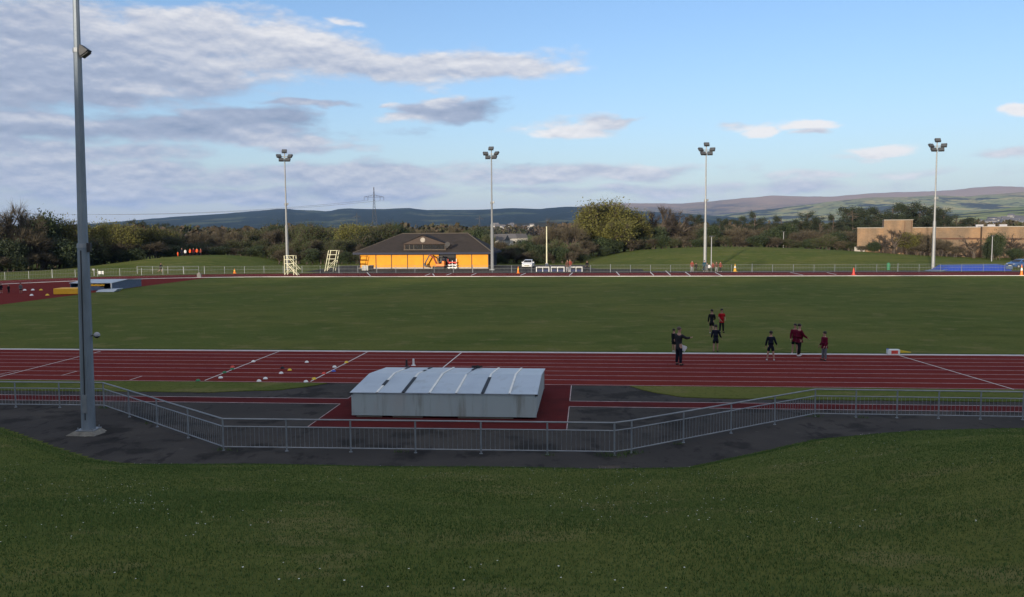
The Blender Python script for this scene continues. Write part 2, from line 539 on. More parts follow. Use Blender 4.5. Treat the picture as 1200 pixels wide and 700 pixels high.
# clouds outside the frame, for the light and other views
for i in range(16):
    a = random.uniform(0, 1)
    px = -300 - a * 1500 if i % 2 == 0 else 1560 + a * 900
    blobs.append((px, random.uniform(-400, 210), random.uniform(90, 260), random.uniform(16, 60), 0.95, random.uniform(0.4, 0.85)))
for (px, py, rx, ry) in ((-900, -900, 700, 260), (600, -1300, 900, 220), (1700, -800, 600, 240), (300, -760, 500, 120), (2600, -400, 900, 160), (-2000, -350, 800, 180), (3000, -1100, 900, 260), (-2600, -900, 900, 300), (0, -620, 800, 110), (1400, -560, 600, 90), (3400, -500, 800, 200)):
    blobs.append((px, py, rx, ry, 1.15, 1.0))
acc_w = None
acc_b = None
acc_m = None
for (px, py, rx, ry, w, br) in blobs:
    hz = 269 - 0.0066 * (px - 600)
    if -320 < px < 1600 and py > -420:
        ax = math.atan((px - 600) / F_PX)
        ey = math.atan((hz - py) / F_PX * math.cos(ax))
    else:
        ax = (px - 600) / F_PX
        ey = (hz - py) / F_PX
    s1 = N('ShaderNodeVectorMath', operation='SUBTRACT'); s1.inputs[1].default_value = (ax, ey, 0)
    L(warped, s1.inputs[0])
    s2 = N('ShaderNodeVectorMath', operation='MULTIPLY'); s2.inputs[1].default_value = (F_PX / rx * 0.8, F_PX / ry * 0.8, 0)
    L(s1.outputs[0], s2.inputs[0])
    s3 = N('ShaderNodeVectorMath', operation='DOT_PRODUCT')
    L(s2.outputs[0], s3.inputs[0]); L(s2.outputs[0], s3.inputs[1])
    g = math_('EXPONENT', math_('MULTIPLY', s3.outputs['Value'], -1.0))
    g = math_('MULTIPLY', g, w)
    acc_w = g if acc_w is None else math_('ADD', acc_w, g)
    acc_m = g if acc_m is None else math_('MAXIMUM', acc_m, g)
    gb = math_('POWER', g, 2.0)
    gbb = math_('MULTIPLY', gb, br)
    acc_b = (gb, gbb) if acc_b is None else (math_('ADD', acc_b[0], gb), math_('ADD', acc_b[1], gbb))
bright = math_('DIVIDE', acc_b[1], math_('ADD', acc_b[0], 1e-4))
fa = fbm(0.0)
fb = fbm(0.16)
dens = math_('ADD', acc_m, math_('MULTIPLY', math_('SUBTRACT', fa, 0.5), 1.75))
mrd = N('ShaderNodeMapRange', interpolation_type='SMOOTHSTEP')
mrd.inputs[1].default_value = 0.34; mrd.inputs[2].default_value = 0.80
L(dens, mrd.inputs[0])
alpha = math_('MULTIPLY', mrd.outputs[0], 0.93)
lit = math_('MULTIPLY', math_('SUBTRACT', fa, fb), 1.35)
shade = math_('ADD', math_('MULTIPLY', bright, 1.12), lit, clamp=True)
crmp = N('ShaderNodeValToRGB')
crmp.color_ramp.elements[0].position = 0.1
crmp.color_ramp.elements[0].color = (0.20, 0.26, 0.385, 1)
crmp.color_ramp.elements[1].position = 1.0
crmp.color_ramp.elements[1].color = (0.93, 0.90, 0.88, 1)
e = crmp.color_ramp.elements.new(0.5); e.color = (0.40, 0.45, 0.57, 1)
L(shade, crmp.inputs[0])
CLOUD_GAIN = N('ShaderNodeVectorMath', operation='MULTIPLY'); CLOUD_GAIN.inputs[1].default_value = (4.5, 4.5, 4.5)
L(crmp.outputs[0], CLOUD_GAIN.inputs[0])
tint = N('ShaderNodeVectorMath', operation='MULTIPLY'); tint.inputs[1].default_value = (0.99, 0.925, 1.0)
L(sky.outputs[0], tint.inputs[0])
veil = math_('MULTIPLY', math_('EXPONENT', math_('MULTIPLY', math_('MAXIMUM', el, 0.0), -9.0)), 0.62)
vmix = N('ShaderNodeMixRGB')
vmix.inputs[2].default_value = (0.585 * 4.35, 0.635 * 4.35, 0.74 * 4.35, 1)
L(veil, vmix.inputs[0]); L(tint.outputs[0], vmix.inputs[1])
mixc = N('ShaderNodeMixRGB')
L(alpha, mixc.inputs[0]); L(vmix.outputs[0], mixc.inputs[1]); L(CLOUD_GAIN.outputs[0], mixc.inputs[2])
L(mixc.outputs[0], bg.inputs['Color'])
SKYTINT = tint

sund = bpy.data.lights.new('sun', 'SUN')
sund.energy = 3.0
sund.angle = R(0.53)
sund.color = (1.0, 0.86, 0.68)
suno = bpy.data.objects.new('sun', sund)
COL.objects.link(suno)
sdir = Vector((math.sin(SUN_AZ) * math.cos(SUN_EL), math.cos(SUN_AZ) * math.cos(SUN_EL), math.sin(SUN_EL)))
suno.rotation_euler = sdir.to_track_quat('Z', 'Y').to_euler()
suno.location = (0, -30, 60)

scene.view_settings.view_transform = 'Standard'
scene.view_settings.look = 'None'
scene.view_settings.gamma = 1
scene.view_settings.exposure = EXPOSURE
scene.cycles.use_denoising = True
scene.cycles.max_bounces = 6
scene.cycles.volume_bounces = 0
scene.cycles.sample_clamp_indirect = 5


# ------------------------------------------------------------------ people
def dirv(pitch, out, sgn):
    """limb direction: pitch 0 hangs down, 90 forward (+Y); out swings it away from the body"""
    p, o = R(pitch), R(out)
    return Vector((sgn * math.sin(o), math.sin(p) * math.cos(o), -math.cos(p) * math.cos(o)))


def skin_mesh(verts, edges, radii, root, levels=1):
    me = bpy.data.meshes.new('skin')
    me.from_pydata([tuple(v) for v in verts], edges, [])
    o = bpy.data.objects.new('skin', me)
    COL.objects.link(o)
    o.modifiers.new('s', 'SKIN')
    sv = me.skin_vertices[0].data
    for i, r in enumerate(radii):
        sv[i].radius = (r, r) if not hasattr(r, '__len__') else r
        sv[i].use_root = (i == root)
    if levels:
        sd = o.modifiers.new('d', 'SUBSURF')
        sd.levels = levels
        sd.render_levels = levels
    dg = bpy.context.evaluated_depsgraph_get()
    res = bpy.data.meshes.new_from_object(o.evaluated_get(dg))
    bpy.data.objects.remove(o)
    bpy.data.meshes.remove(me)
    for p in res.polygons:
        p.use_smooth = True
    return res


DEF = dict(armL=(5, 10), foreL=(15, 5), armR=(5, 10), foreR=(15, 5), thighL=(2, 4), shinL=(-2, 3), thighR=(2, 4), shinR=(-2, 3), lean=0, headturn=0, headpitch=0)


def person(label, loc, face, H, pose=None, top='c_black', sleeve='long', bottom='trousers', bcol='c_black', hair='hair_dark', shoe='shoe_b', group=None, detail=True, coat=False, bulk=1.0):
    ps = dict(DEF)
    ps.update(pose or {})
    child = 1.0 if H > 1.6 else 1.12
    ln = R(ps['lean'])
    tors = Vector((0, math.sin(ln), math.cos(ln)))
    V, E, RR = [], [], []

    def add(p, r, par=None):
        V.append(Vector(p))
        RR.append(r * H)
        if par is not None:
            E.append((par, len(V) - 1))
        return len(V) - 1
    hipz = 0.0
    pel = add((0, 0, 0), 0.068)
    wai = add(tors * 0.085 * H, 0.063, pel)
    che = add(tors * 0.20 * H, 0.074, wai)
    sh = add(tors * 0.275 * H, 0.055, che)
    nk = add(tors * 0.325 * H, 0.030, sh)
    ht = Vector((math.sin(R(ps['headturn'])), math.cos(R(ps['headturn'])), 0))
    hp = R(ps['headpitch'])
    hd = V[nk] + tors * 0.045 * H + ht * 0.012 * H
    hd1 = add(hd, 0.040 * child, nk)
    hd2 = add(hd + Vector((0, 0, 0.055 * H)) + ht * 0.008 * H, 0.047 * child, hd1)
    hd3 = add(V[hd2] + Vector((0, 0, 0.030 * H)), 0.034 * child, hd2)
    nose = None
    idx = {}
    for sgn, s in ((-1, 'L'), (1, 'R')):
        a = add(V[sh] + Vector((sgn * 0.100 * H, 0, -0.012 * H)), 0.036, sh)
        b = add(V[a] + dirv(*ps['arm' + s], sgn) * 0.165 * H, 0.025, a)
        c = add(V[b] + dirv(*ps['fore' + s], sgn) * 0.145 * H, 0.017, b)
        d = add(V[c] + dirv(*ps['fore' + s], sgn) * 0.045 * H, 0.020, c)
        idx['arm' + s] = (a, b, c, d)
        h0 = add(Vector((sgn * 0.050 * H, 0, -0.030 * H)), 0.056, pel)
        k = add(V[h0] + dirv(*ps['thigh' + s], sgn) * 0.235 * H, 0.037, h0)
        an = add(V[k] + dirv(*ps['shin' + s], sgn) * 0.225 * H, 0.024, k)
        fdir = Vector((sgn * 0.15, 1, -0.05)).normalized()
        to = add(V[an] + fdir * 0.085 * H + Vector((0, 0, -0.018 * H)), 0.019, an)
        idx['leg' + s] = (h0, k, an, to)
    zmin = min(V[idx['legL'][2]].z, V[idx['legR'][2]].z) - 0.040 * H
    V = [v - Vector((0, 0, zmin)) for v in V]
    me = skin_mesh(V, E, RR, pel, 1)
    # fingers and thumb, rooted in the palm, joined into the same body mesh
    mb = MB()
    mb.v = [tuple(v.co) for v in me.vertices]
    mb.f = [tuple(p.vertices) for p in me.polygons]
    hands = {}
    for sgn, s in ((-1, 'L'), (1, 'R')):
        a, b, c, d = idx['arm' + s]
        ax = (V[d] - V[c]).normalized()
        side = Vector((0, 1, 0)) if abs(ax.y) < 0.8 else Vector((1, 0, 0))
        side = (side - ax * side.dot(ax)).normalized()
        nrm = ax.cross(side)
        hands[s] = V[d] + ax * 0.03 * H
        if detail:
            for q, ll in zip((-1.5, -0.5, 0.5, 1.5), (0.038, 0.046, 0.043, 0.032)):
                p0 = V[d] + side * q * 0.0085 * H
                p1 = p0 + ax * (0.018 + ll * 0.45) * H
                p2 = p1 + (ax * 0.8 + nrm * 0.35 * -sgn).normalized() * ll * 0.6 * H
                mb.tube(p0, p1, 0.0055 * H, 0.005 * H, 5)
                mb.tube(p1, p2, 0.005 * H, 0.004 * H, 5)
            t0 = V[c].lerp(V[d], 0.45)
            t1 = t0 + (ax * 0.6 + side * 0.8).normalized() * 0.032 * H
            mb.tube(t0, t1, 0.0065 * H, 0.0055 * H, 5)
            mb.tube(t1, t1 + (ax * 0.9 + side * 0.25).normalized() * 0.022 * H, 0.0055 * H, 0.0042 * H, 5)
    if detail:
        fc = V[hd2]
        rgt = Vector((ht.y, -ht.x, 0))
        mb.ball(fc + ht * 0.047 * child * H - Vector((0, 0, 0.008 * H)), (0.007 * H, 0.011 * H, 0.012 * H), 6, 4)
        for q in (-1, 1):
            mb.ball(fc + rgt * q * 0.043 * child * H - Vector((0, 0, 0.006 * H)), (0.006 * H, 0.011 * H, 0.016 * H), 6, 4)
    root = thing('person', label, 'person', loc, face, group)
    body = mb.mesh('body')
    for p in body.polygons:
        p.use_smooth = True
    link('body', body, M['skin'], root)
    if detail:
        for q in (-1, 1):
            MB().ball(fc + ht * 0.040 * child * H + rgt * q * 0.016 * H + Vector((0, 0, 0.008 * H)), 0.0055 * H, 6, 4).build('eye', M['eye'], root, True)
        MB().ball(fc + ht * 0.038 * child * H - Vector((0, 0, 0.030 * H)), (0.013 * H, 0.008 * H, 0.003 * H), 6, 4).build('mouth', M['c_rust'], root, True)
    # top
    g = 0.011 * H
    tv, te, tr = [], [], []

    def ta(p, r, par=None):
        tv.append(Vector(p)); tr.append(r)
        if par is not None:
            te.append((par, len(tv) - 1))
        return len(tv) - 1
    low = V[pel] - tors * (0.03 if not coat else 0.02) * H
    t0 = ta(V[pel], 0.074 * H * bulk + g)
    ta(low - Vector((0, 0, (0.10 if coat else 0.015) * H)), (0.085 if coat else 0.075) * H * bulk + g * .5, t0)
    t1 = ta(V[wai], 0.068 * H * bulk + g, t0)
    t2 = ta(V[che], 0.078 * H * bulk + g, t1)
    t3 = ta(V[sh], 0.056 * H + g, t2)
    ta(V[nk] - tors * 0.02 * H, 0.030 * H + g * .8, t3)
    for s in 'LR':
        a, b, c, d = idx['arm' + s]
        q = ta(V[a], 0.038 * H + g, t3)
        if sleeve == 'long':
            q = ta(V[b], 0.027 * H + g, q)
            ta(V[c], 0.020 * H + g * .9, q)
        else:
            ta(V[a].lerp(V[b], 0.75), 0.032 * H + g, q)
    link('coat' if coat else 'top', skin_mesh(tv, te, tr, 0, 1), M[top], root)
    # bottom
    tv, te, tr = [], [], []
    t0 = ta(V[pel], 0.067 * H + g * .7)
    ta(V[pel] + tors * 0.035 * H, 0.063 * H + g * .7, t0)
    for s in 'LR':
        h0, k, an, to = idx['leg' + s]
        q = ta(V[h0], 0.055 * H + g * .8, t0)
        if bottom == 'shorts':
            q = ta(V[h0].lerp(V[k], 0.45), 0.052 * H + g, q)
            ta(V[h0].lerp(V[k], 0.82), 0.046 * H + g, q)
        else:
            q = ta(V[k], 0.036 * H + g, q)
            ta(V[an].lerp(V[k], 0.06), 0.026 * H + g, q)
    link(bottom, skin_mesh(tv, te, tr, 0, 1), M[bcol], root)
    for s in 'LR':
        h0, k, an, to = idx['leg' + s]
        fd = V[to] - V[an]
        c = V[an] + fd * 0.45 - Vector((0, 0, 0.008 * H))
        ang = math.atan2(-fd.x, fd.y)
        b = MB().ball((0, 0, 0), (0.026 * H, 0.072 * H, 0.026 * H), 10, 6)
        rot = Matrix.Rotation(ang, 3, 'Z')
        b.v = [tuple(rot @ Vector(v) + c) for v in b.v]
        b.build('shoe', M[shoe], root, True)
    hb = MB()
    hc = V[hd2].lerp(V[hd3], 0.5) - ht * 0.010 * H
    hb.ball(hc + Vector((0, 0, 0.004 * H)) - ht * 0.016 * H, (0.056 * child * H, 0.059 * child * H, 0.058 * child * H), 12, 8, zmin=-0.45)
    hb.build('hair', M[hair], root, True)
    return root, hands


REAR = 0.0            # facing away from the camera
FRONT = math.pi
RIGHT = -math.pi / 2
LEFT = math.pi / 2


def hgt(px, ytop, ybot, z=0):
    p = P(px, ybot, z)
    return (p - CAM).length * (ybot - ytop) / F_PX * 0.985


def put(px, ytop, ybot, z=0.0):
    p = P(px, ybot, z)
    return (p.x, p.y, z), hgt(px, ytop, ybot, z)


NP = 'young athletes by the near straight'
l, h = put(795.5, 384.0, 428.0, 0.008)
teach, hands = person('adult coach in a charcoal coat and dark trousers pointing right, white papers in hand', l, R(-55), h,
                      dict(armR=(62, 10), foreR=(92, -4), armL=(5, 8), foreL=(42, -6), thighL=(3, 5), shinL=(-3, 4), thighR=(-2, 5), shinR=(-5, 4), headturn=35),
                      top='c_charcoal', bcol='c_navy', hair='hair_grey', coat=True)
# the papers he holds
hl = Vector(l) + Matrix.Rotation(R(-55), 3, 'Z') @ hands['L']
pb = MB()
for i in range(3):
    rot = Matrix.Rotation(R(20 + 7 * i), 3, 'Y') @ Matrix.Rotation(R(12 * i - 20), 3, 'Z')
    pb.box((0.10 + 0.01 * i, -0.03 - 0.006 * i, -0.04 - 0.012 * i), (0.34, 0.006, 0.25), mat=rot)
pp = pb.build('paper_sheaf', M['paper'])
pp.location = hl
tag(pp, 'loose white papers held low in the coach\'s hand', 'papers')

l, h = put(789.5, 386, 412.5)
person('child in a black top half hidden behind the pointing coach', l, R(-60), h, top='c_black', bottom='shorts', bcol='c_black', shoe='shoe_w', group=NP)
l, h = put(834, 363.5, 391)
person('child in black top and black shorts walking beside the one in red', l, R(-20), h, dict(armL=(-5, 12), foreR=(75, -15), thighL=(14, 3), shinL=(2, 2), thighR=(-8, 3), shinR=(-18, 2)), top='c_black', bottom='shorts', bcol='c_black', shoe='shoe_w', group=NP)
l, h = put(845.5, 363, 390)
person('child in a bright red short sleeved top and long black trousers', l, R(190), h, dict(armL=(10, 16), foreL=(55, -22), armR=(8, 16), foreR=(50, -22)), top='c_red', sleeve='short', bcol='c_black', shoe='shoe_b', group=NP, bulk=1.08)
l, h = put(838.5, 381.5, 412.8)
person('child in dark navy top and shorts jogging away from the track edge', l, R(-15), h, dict(lean=8, armL=(-20, 14), foreL=(45, 4), armR=(15, 16), foreR=(40, 20), thighL=(-4, 3), shinL=(-12, 2), thighR=(18, 3), shinR=(-2, 2), headpitch=10), top='c_navy', bottom='shorts', bcol='c_black', shoe='shoe_b', group=NP, bulk=1.1)
l, h = put(903, 389.5, 422.5, 0.008)
person('child in a dark navy hooded top standing legs apart with bare calves', l, REAR + R(-10), h, dict(armL=(4, 16), foreL=(20, 6), armR=(6, 20), foreR=(45, 22), thighL=(0, 9), shinL=(0, 7), thighR=(0, 9), shinR=(0, 7)), top='c_navy', bottom='shorts', bcol='c_navy', shoe='shoe_w', group=NP, bulk=1.08)
l, h = put(931.3, 381.3, 415.0)
person('child in maroon jacket and black shorts, left one of the close pair', l, R(160), h, dict(armL=(12, 10), foreL=(40, 4), armR=(10, 12), foreR=(35, 0), headturn=20), top='c_maroon', bottom='shorts', bcol='c_black', shoe='shoe_w', group=NP, bulk=1.12)
l, h = put(936.2, 381.3, 417.4)
person('child in maroon jacket and dark leggings reaching an arm to the right', l, R(-75), h, dict(armR=(32, 6), foreR=(58, 0), armL=(10, 8), foreL=(30, 0), thighL=(14, 3), shinL=(2, 2), thighR=(-8, 3), shinR=(-14, 2), headpitch=15), top='c_maroon', bcol='c_black', shoe='shoe_w', group=NP, bulk=1.08)
l, h = put(965.8, 390.8, 422.6, 0.008)
person('child in maroon jacket and grey trousers, furthest right by the kerb', l, R(110), h, dict(armL=(8, 12), foreL=(40, 4), armR=(-4, 14), foreR=(30, 14), headturn=10), top='c_maroon', bcol='c_grey', shoe='shoe_b', group=NP, bulk=1.12)

FP = 'people standing beyond the far straight'
for px, yt, yb, top, btm, bc, face, lab in (
        (811, 305.5, 318.6, 'c_rust', 'trousers', 'c_lightgrey', 160, 'far figure in rust red top and pale trousers at the left end of the group'),
        (815.6, 308, 318.4, 'c_black', 'trousers', 'c_black', 180, 'short far figure all in black beside the rust red top'),
        (825.3, 305.5, 318.3, 'c_teal', 'trousers', 'c_navy', 170, 'far figure in dark blue standing at the foot of the third mast'),
        (828.6, 308, 318.3, 'c_grey', 'trousers', 'c_grey', 200, 'far figure in grey close behind the dark blue one'),
        (831.0, 309.5, 318.3, 'c_white', 'trousers', 'c_black', 180, 'small far figure in pale top and black trousers right of the mast'),
        (835.4, 307.5, 318.3, 'c_rust', 'trousers', 'c_black', 150, 'far figure in rust red top and black trousers right of the mast'),
        (839.5, 306.8, 318.5, 'c_brown', 'trousers', 'c_lightgrey', 180, 'far figure in brown top and light grey trousers in the group'),
        (844.2, 306.8, 318.6, 'c_rust', 'trousers', 'c_navy', 200, 'far figure in rust red top at the right end of the group'),
        (688, 305.6, 318.3, 'c_black', 'trousers', 'c_black', 180, 'lone far figure in black at the right end of the white hurdle frames'),
        (664.8, 304.5, 319.0, 'c_brown', 'trousers', 'c_lightgrey', 190, 'far figure in brown top standing between the white hurdle frames'),
        (668.0, 303.8, 318.0, 'c_rust', 'trousers', 'c_grey', 170, 'far figure in reddish top next to the brown one by the hurdle frames'),
        (1.5, 334.0, 343.5, 'c_navy', 'shorts', 'c_navy', 200, 'child in navy at the extreme left edge on the red fan'),
        (10.5, 335.0, 344.0, 'c_black', 'trousers', 'c_black', 170, 'child all in black on the red fan at left'),
        (24.5, 333.5, 344.2, 'c_grey', 'shorts', 'c_black', 230, 'child in grey top and black shorts near the small discs at left')):
    l, h = put(px, yt, yb, 0.01)
    person(lab, l, R(face), h, dict(armL=(6, 14), foreL=(30, 5), armR=(4, 14), foreR=(25, 5)), top=top, bottom=btm, bcol=bc, shoe='shoe_w' if bc != 'c_black' else 'shoe_b', group=FP, detail=False, bulk=1.1)

# ------------------------------------------------------------------ terrain
PATH_EDGE = [(-260, 478), (-120, 489), (0, 502), (60, 524), (110, 540), (160, 545), (300, 546), (500, 549), (700, 552), (800, 550), (870, 535), (950, 517), (1050, 508), (1200, 505), (1400, 503)]
EDGE_XY = [(p.x, p.y) for p in (P(a, b) for a, b in PATH_EDGE)]


def edge_y(x):
    if x < EDGE_XY[0][0]:
        return EDGE_XY[0][1]
    return interp(EDGE_XY, x)


MR = [(610, 316), (640, 311), (700, 302.5), (760, 294.5), (810, 291.5), (860, 290.3), (900, 290.6), (950, 292), (1010, 295), (1060, 298.5), (1130, 302), (1200, 305), (1320, 312)]
ML = [(110, 313), (140, 308.5), (170, 304.5), (200, 301.2), (230, 299.8), (262, 300.6), (290, 304), (312, 308), (335, 313)]


def crest(pts, x, d):
    px = 600 + x / d * F_PX
    if px < pts[0][0] or px > pts[-1][0]:
        return 0.0
    return max(0.0, Q(px, interp(pts, px), d).z)


def ground_z(x, y):
    z = 0.0
    if y < 34 and abs(x) < 300:
        t = edge_y(x) - y
        if t > 0:
            z = 0.30 * min(t, 1.7) + 0.212 * max(0, min(t, 25) - 1.7)
            z += 0.04 * mnoise.noise(Vector((x * 0.25, y * 0.25, 0))) * min(1, t)
            z = min(z, 5.25)
    elif y > 141:
        a = crest(MR, x, 182) * smooth(142, 180, y) * (1 - 0.8 * smooth(190, 235, y))
        b = crest(ML, x, 176) * smooth(141, 174, y) * (1 - 0.9 * smooth(180, 215, y))
        z = max(a, b)
    return z


def axis(segs):
    out = []
    for a, b, st in segs:
        n = max(1, int(round((b - a) / st)))
        out += [a + (b - a) * i / n for i in range(n)]
    out.append(segs[-1][1])
    return out


ys = axis([(-400, -60, 40), (-60, 0, 5), (0, 20, 0.6), (20, 31, 0.14), (31, 33, .5), (33, 140, 12), (140, 240, 3), (240, 600, 40), (600, 12000, 900)])
xs = axis([(-9000, -600, 700), (-600, -130, 24), (-130, -36, 3.5), (-36, -24, 0.6), (-24, 24, 0.3), (24, 36, 0.6), (36, 130, 3.5), (130, 600, 24), (600, 9000, 700)])
nx, ny = len(xs), len(ys)
vs = [(x, y, ground_z(x, y)) for y in ys for x in xs]
fs = [(j * nx + i, j * nx + i + 1, (j + 1) * nx + i + 1, (j + 1) * nx + i) for j in range(ny - 1) for i in range(nx - 1)]
gm = bpy.data.meshes.new('ground')
gm.from_pydata(vs, [], fs)
gm.update()
for p in gm.polygons:
    p.use_smooth = True
tag(link('ground', gm, M['grass']), kind='structure')


def sheet(name, pts, mat_, z):
    b = MB()
    b.poly([(p[0], p[1], z) for p in pts])
    o = b.build(name, mat_)
    o['kind'] = 'structure'
    if o.data.polygons[0].normal.z < 0:
        o.data.flip_normals()
    return o


def uvrect(u0, u1, v0, v1):
    return [UV(u0, v0), UV(u1, v0), UV(u1, v1), UV(u0, v1)]


# athletics oval
V_NEAR = toUV(P(600, 413.6))[1]
V_FAR = toUV(P(600, 324.3))[1]
RAD = (V_FAR - V_NEAR) / 2
VC = (V_FAR + V_NEAR) / 2
U0, U1 = -46.0, 62.0


def oval(r, seg=40):
    pts = []
    for i in range(seg + 1):
        a = -math.pi / 2 + math.pi * i / seg
        pts.append(UV(U1 + r * math.cos(a), VC + r * math.sin(a)))
    for i in range(seg + 1):
        a = math.pi / 2 + math.pi * i / seg
        pts.append(UV(U0 + r * math.cos(a), VC + r * math.sin(a)))
    return pts


def ring(name, r0, r1, z, mat_, kind='structure'):
    a, b = oval(r0), oval(r1)
    n = len(a)
    mb = MB()
    mb.add([(p.x, p.y, z) for p in a] + [(p.x, p.y, z) for p in b], [(i, n + i, n + (i + 1) % n, (i + 1) % n) for i in range(n)])
    o = mb.build(name, mat_)
    if o.data.polygons[0].normal.z < 0:
        o.data.flip_normals()
    o['kind'] = kind
    return o


LANE = 1.2
TRACK_W = LANE * 8
ring('running_track', RAD, RAD + TRACK_W + 0.12, 0.006, M['track'])
for i in range(1, 9):
    ring('lane_line', RAD + LANE * i - 0.025, RAD + LANE * i + 0.030, 0.010, M['laneline'])
# raised kerb round the infield
mb = MB()
a, b = oval(RAD - 0.07), oval(RAD + 0.07)
n = len(a)
z0, z1 = 0.0, 0.055
mb.add([(p.x, p.y, z0) for p in a] + [(p.x, p.y, z1) for p in a] + [(p.x, p.y, z1) for p in b] + [(p.x, p.y, z0) for p in b],
       [(k * n + i, (k + 1) * n + i, (k + 1) * n + (i + 1) % n, k * n + (i + 1) % n) for k in range(3) for i in range(n)])
tag(mb.build('track_kerb', M['kerb']), kind='structure')


def strip(a, b, w, z, mat_, name='painted_line'):
    a, b = Vector(a), Vector(b)
    d = (b - a).normalized()
    s = Vector((-d.y, d.x, 0)) * w / 2
    return sheet(name, [a - s, b - s, b + s, a + s], mat_, z)


for (x0, y0, x1, y1, w) in ((327, 412.2, 240, 446.3, .06), (431, 412.6, 364, 447.5, .06), (541, 413.4, 498, 448.5, .06), (1054, 417.2, 1188, 456.8, .06),
                            (118, 412, -40, 452, .06), (22, 434.5, 0, 439, .04), (90, 435.5, 72, 440.5, .04), (167, 441, 152, 445.8, .04)):
    p, q = P(x0, y0), P(x1, y1)
    strip(p, q, w, 0.014, M['line'])
# marks on the far straight
for (x0, y0, x1, y1) in ((523, 322.8, 529, 320.6), (498, 323.4, 504, 321), (507, 321, 509, 323.5), (430, 319.5, 434, 323.5), (552, 323, 558, 320.5), (610, 323, 616, 320.3),
                         (667, 323.2, 671, 319.8), (722, 318.5, 726, 323), (762, 319, 766, 323), (780, 317.5, 786, 323), (803, 319, 809, 323.3), (838, 319.5, 846, 323.4),
                         (926, 319.3, 941, 322.6), (969, 319.6, 980, 322)):
    strip(P(x0, y0), P(x1, y1), 0.16, 0.014, M['line'])

# infield high jump fan inside the left bend
fan = []
for i in range(0, 25):
    a = math.pi / 2 + math.pi * i / 24
    fan.append(UV(U0 + (RAD - 0.07) * math.cos(a), VC + (RAD - 0.07) * math.sin(a)))
fan = [p for p in fan if toUV(p)[0] < -55.5]
ufan = -55.5
dv = math.sqrt(RAD ** 2 - (ufan - U0) ** 2)
fan = [UV(ufan, VC + dv - 0.1)] + fan + [UV(ufan, VC - dv + 0.1)]
sheet('high_jump_fan', fan, M['track'], 0.004)

# far tarmac apron and near tarmac
VTO = VC + RAD + TRACK_W + 0.12
sheet('far_tarmac', uvrect(-44, 118, VTO + 0.02, VTO + 5.5), M['tarmac'], 0.003)
sheet('clubhouse_forecourt', uvrect(-47, 9, VTO + 5.52, VTO + 30), M['tarmac'], 0.003)
VNO = V_NEAR - TRACK_W - 0.12
sheet('path', uvrect(-70, 70, 14.0, VNO - 0.02), M['tarmac'], 0.003)
# red runway and apron around the landing bed
v1 = toUV(P(830, 472.3))[1]
v0 = toUV(P(830, 478.8))[1]
uR = toUV(P(667, 477))[0]
uL = toUV(P(399, 473.5))[0]
vb = toUV(P(600, 504.5))[1]
sheet('runway', uvrect(uR, 70, v0, v1), M['oldtrack'], 0.008)
sheet('runway', uvrect(-70, uL, v0, v1), M['oldtrack'], 0.008)
sheet('landing_bed_apron', uvrect(uL + 0.002, uR - 0.002, vb, VNO - 0.025), M['oldtrack'], 0.0085)
for (ua, ub, va) in ((uR, 70, v0), (uR, 70, v1), (-70, uL, v0), (-70, uL, v1)):
    sheet('painted_line', uvrect(ua, ub, va - 0.03, va + 0.03), M['laneline'], 0.0125)
for uu in (uL, uR):
    sheet('painted_line', uvrect(uu - 0.014, uu + 0.014, vb, v0 - 0.04), M['laneline'], 0.0127)
    sheet('painted_line', uvrect(uu - 0.016, uu + 0.016, v1 + 0.04, VNO - 0.08), M['laneline'], 0.0127)


# turf strips between track and tarmac with ragged edges
def turf(pts, z):
    out = []
    n = len(pts)
    for i in range(n):
        a, b = pts[i], pts[(i + 1) % n]
        L_ = (b - a).length
        k = max(1, int(L_ / 0.25))
        for j in range(k):
            p = a.lerp(b, j / k)
            nz = mnoise.noise(Vector((p.x * 1.3, p.y * 1.3, 0))) * 0.10 + mnoise.noise(Vector((p.x * 5, p.y * 5, 3))) * 0.05
            p = p + VX * nz
            out.append((p.x, p.y))
    mb_ = MB()
    mb_.prism([(x, y, 0.0035) for x, y in out], (0, 0, z))
    o_ = mb_.build('turf_strip', M['grass'])
    o_['kind'] = 'structure'
    return o_


ve = VNO - 0.14
g0 = toUV(P(150, 459.5))[1]
turf([UV(-60, ve), UV(-60, g0 - 0.15), UV(toUV(P(250, 460))[0], g0), P(330, 457.5), P(368, 452.5), UV(toUV(P(385, 449))[0], ve)], 0.03)
g1 = toUV(P(900, 468.5))[1]
turf([UV(toUV(P(738, 452.5))[0], ve), P(752, 457.5), P(775, 462), P(800, 466.0), UV(toUV(P(850, 467))[0], g1), UV(60, g1), UV(60, ve)], 0.03)

# grass blades on the near bank : one object nobody could count
rng = np.random.default_rng(5)


def blades(n, x0, x1, t0, t1, hmin, hmax, wid, cond=None):
    x = rng.uniform(x0, x1, n)
    t = rng.uniform(t0, t1, n)
    ex = np.interp(x, [p[0] for p in EDGE_XY], [p[1] for p in EDGE_XY])
    y = ex - t
    keep = (y > 6.0) & (np.abs(x) < 0.66 * y + 2.5)
    dens = np.clip((13.0 / np.maximum(y, 6)) ** 1.6, 0, 1)
    keep &= rng.uniform(0, 1, n) < dens
    x, y, t = x[keep], y[keep], t[keep]
    return x, y, t


def bank_z(t):
    return 0.30 * np.minimum(t, 1.7) + 0.212 * np.maximum(0, np.minimum(t, 25) - 1.7)


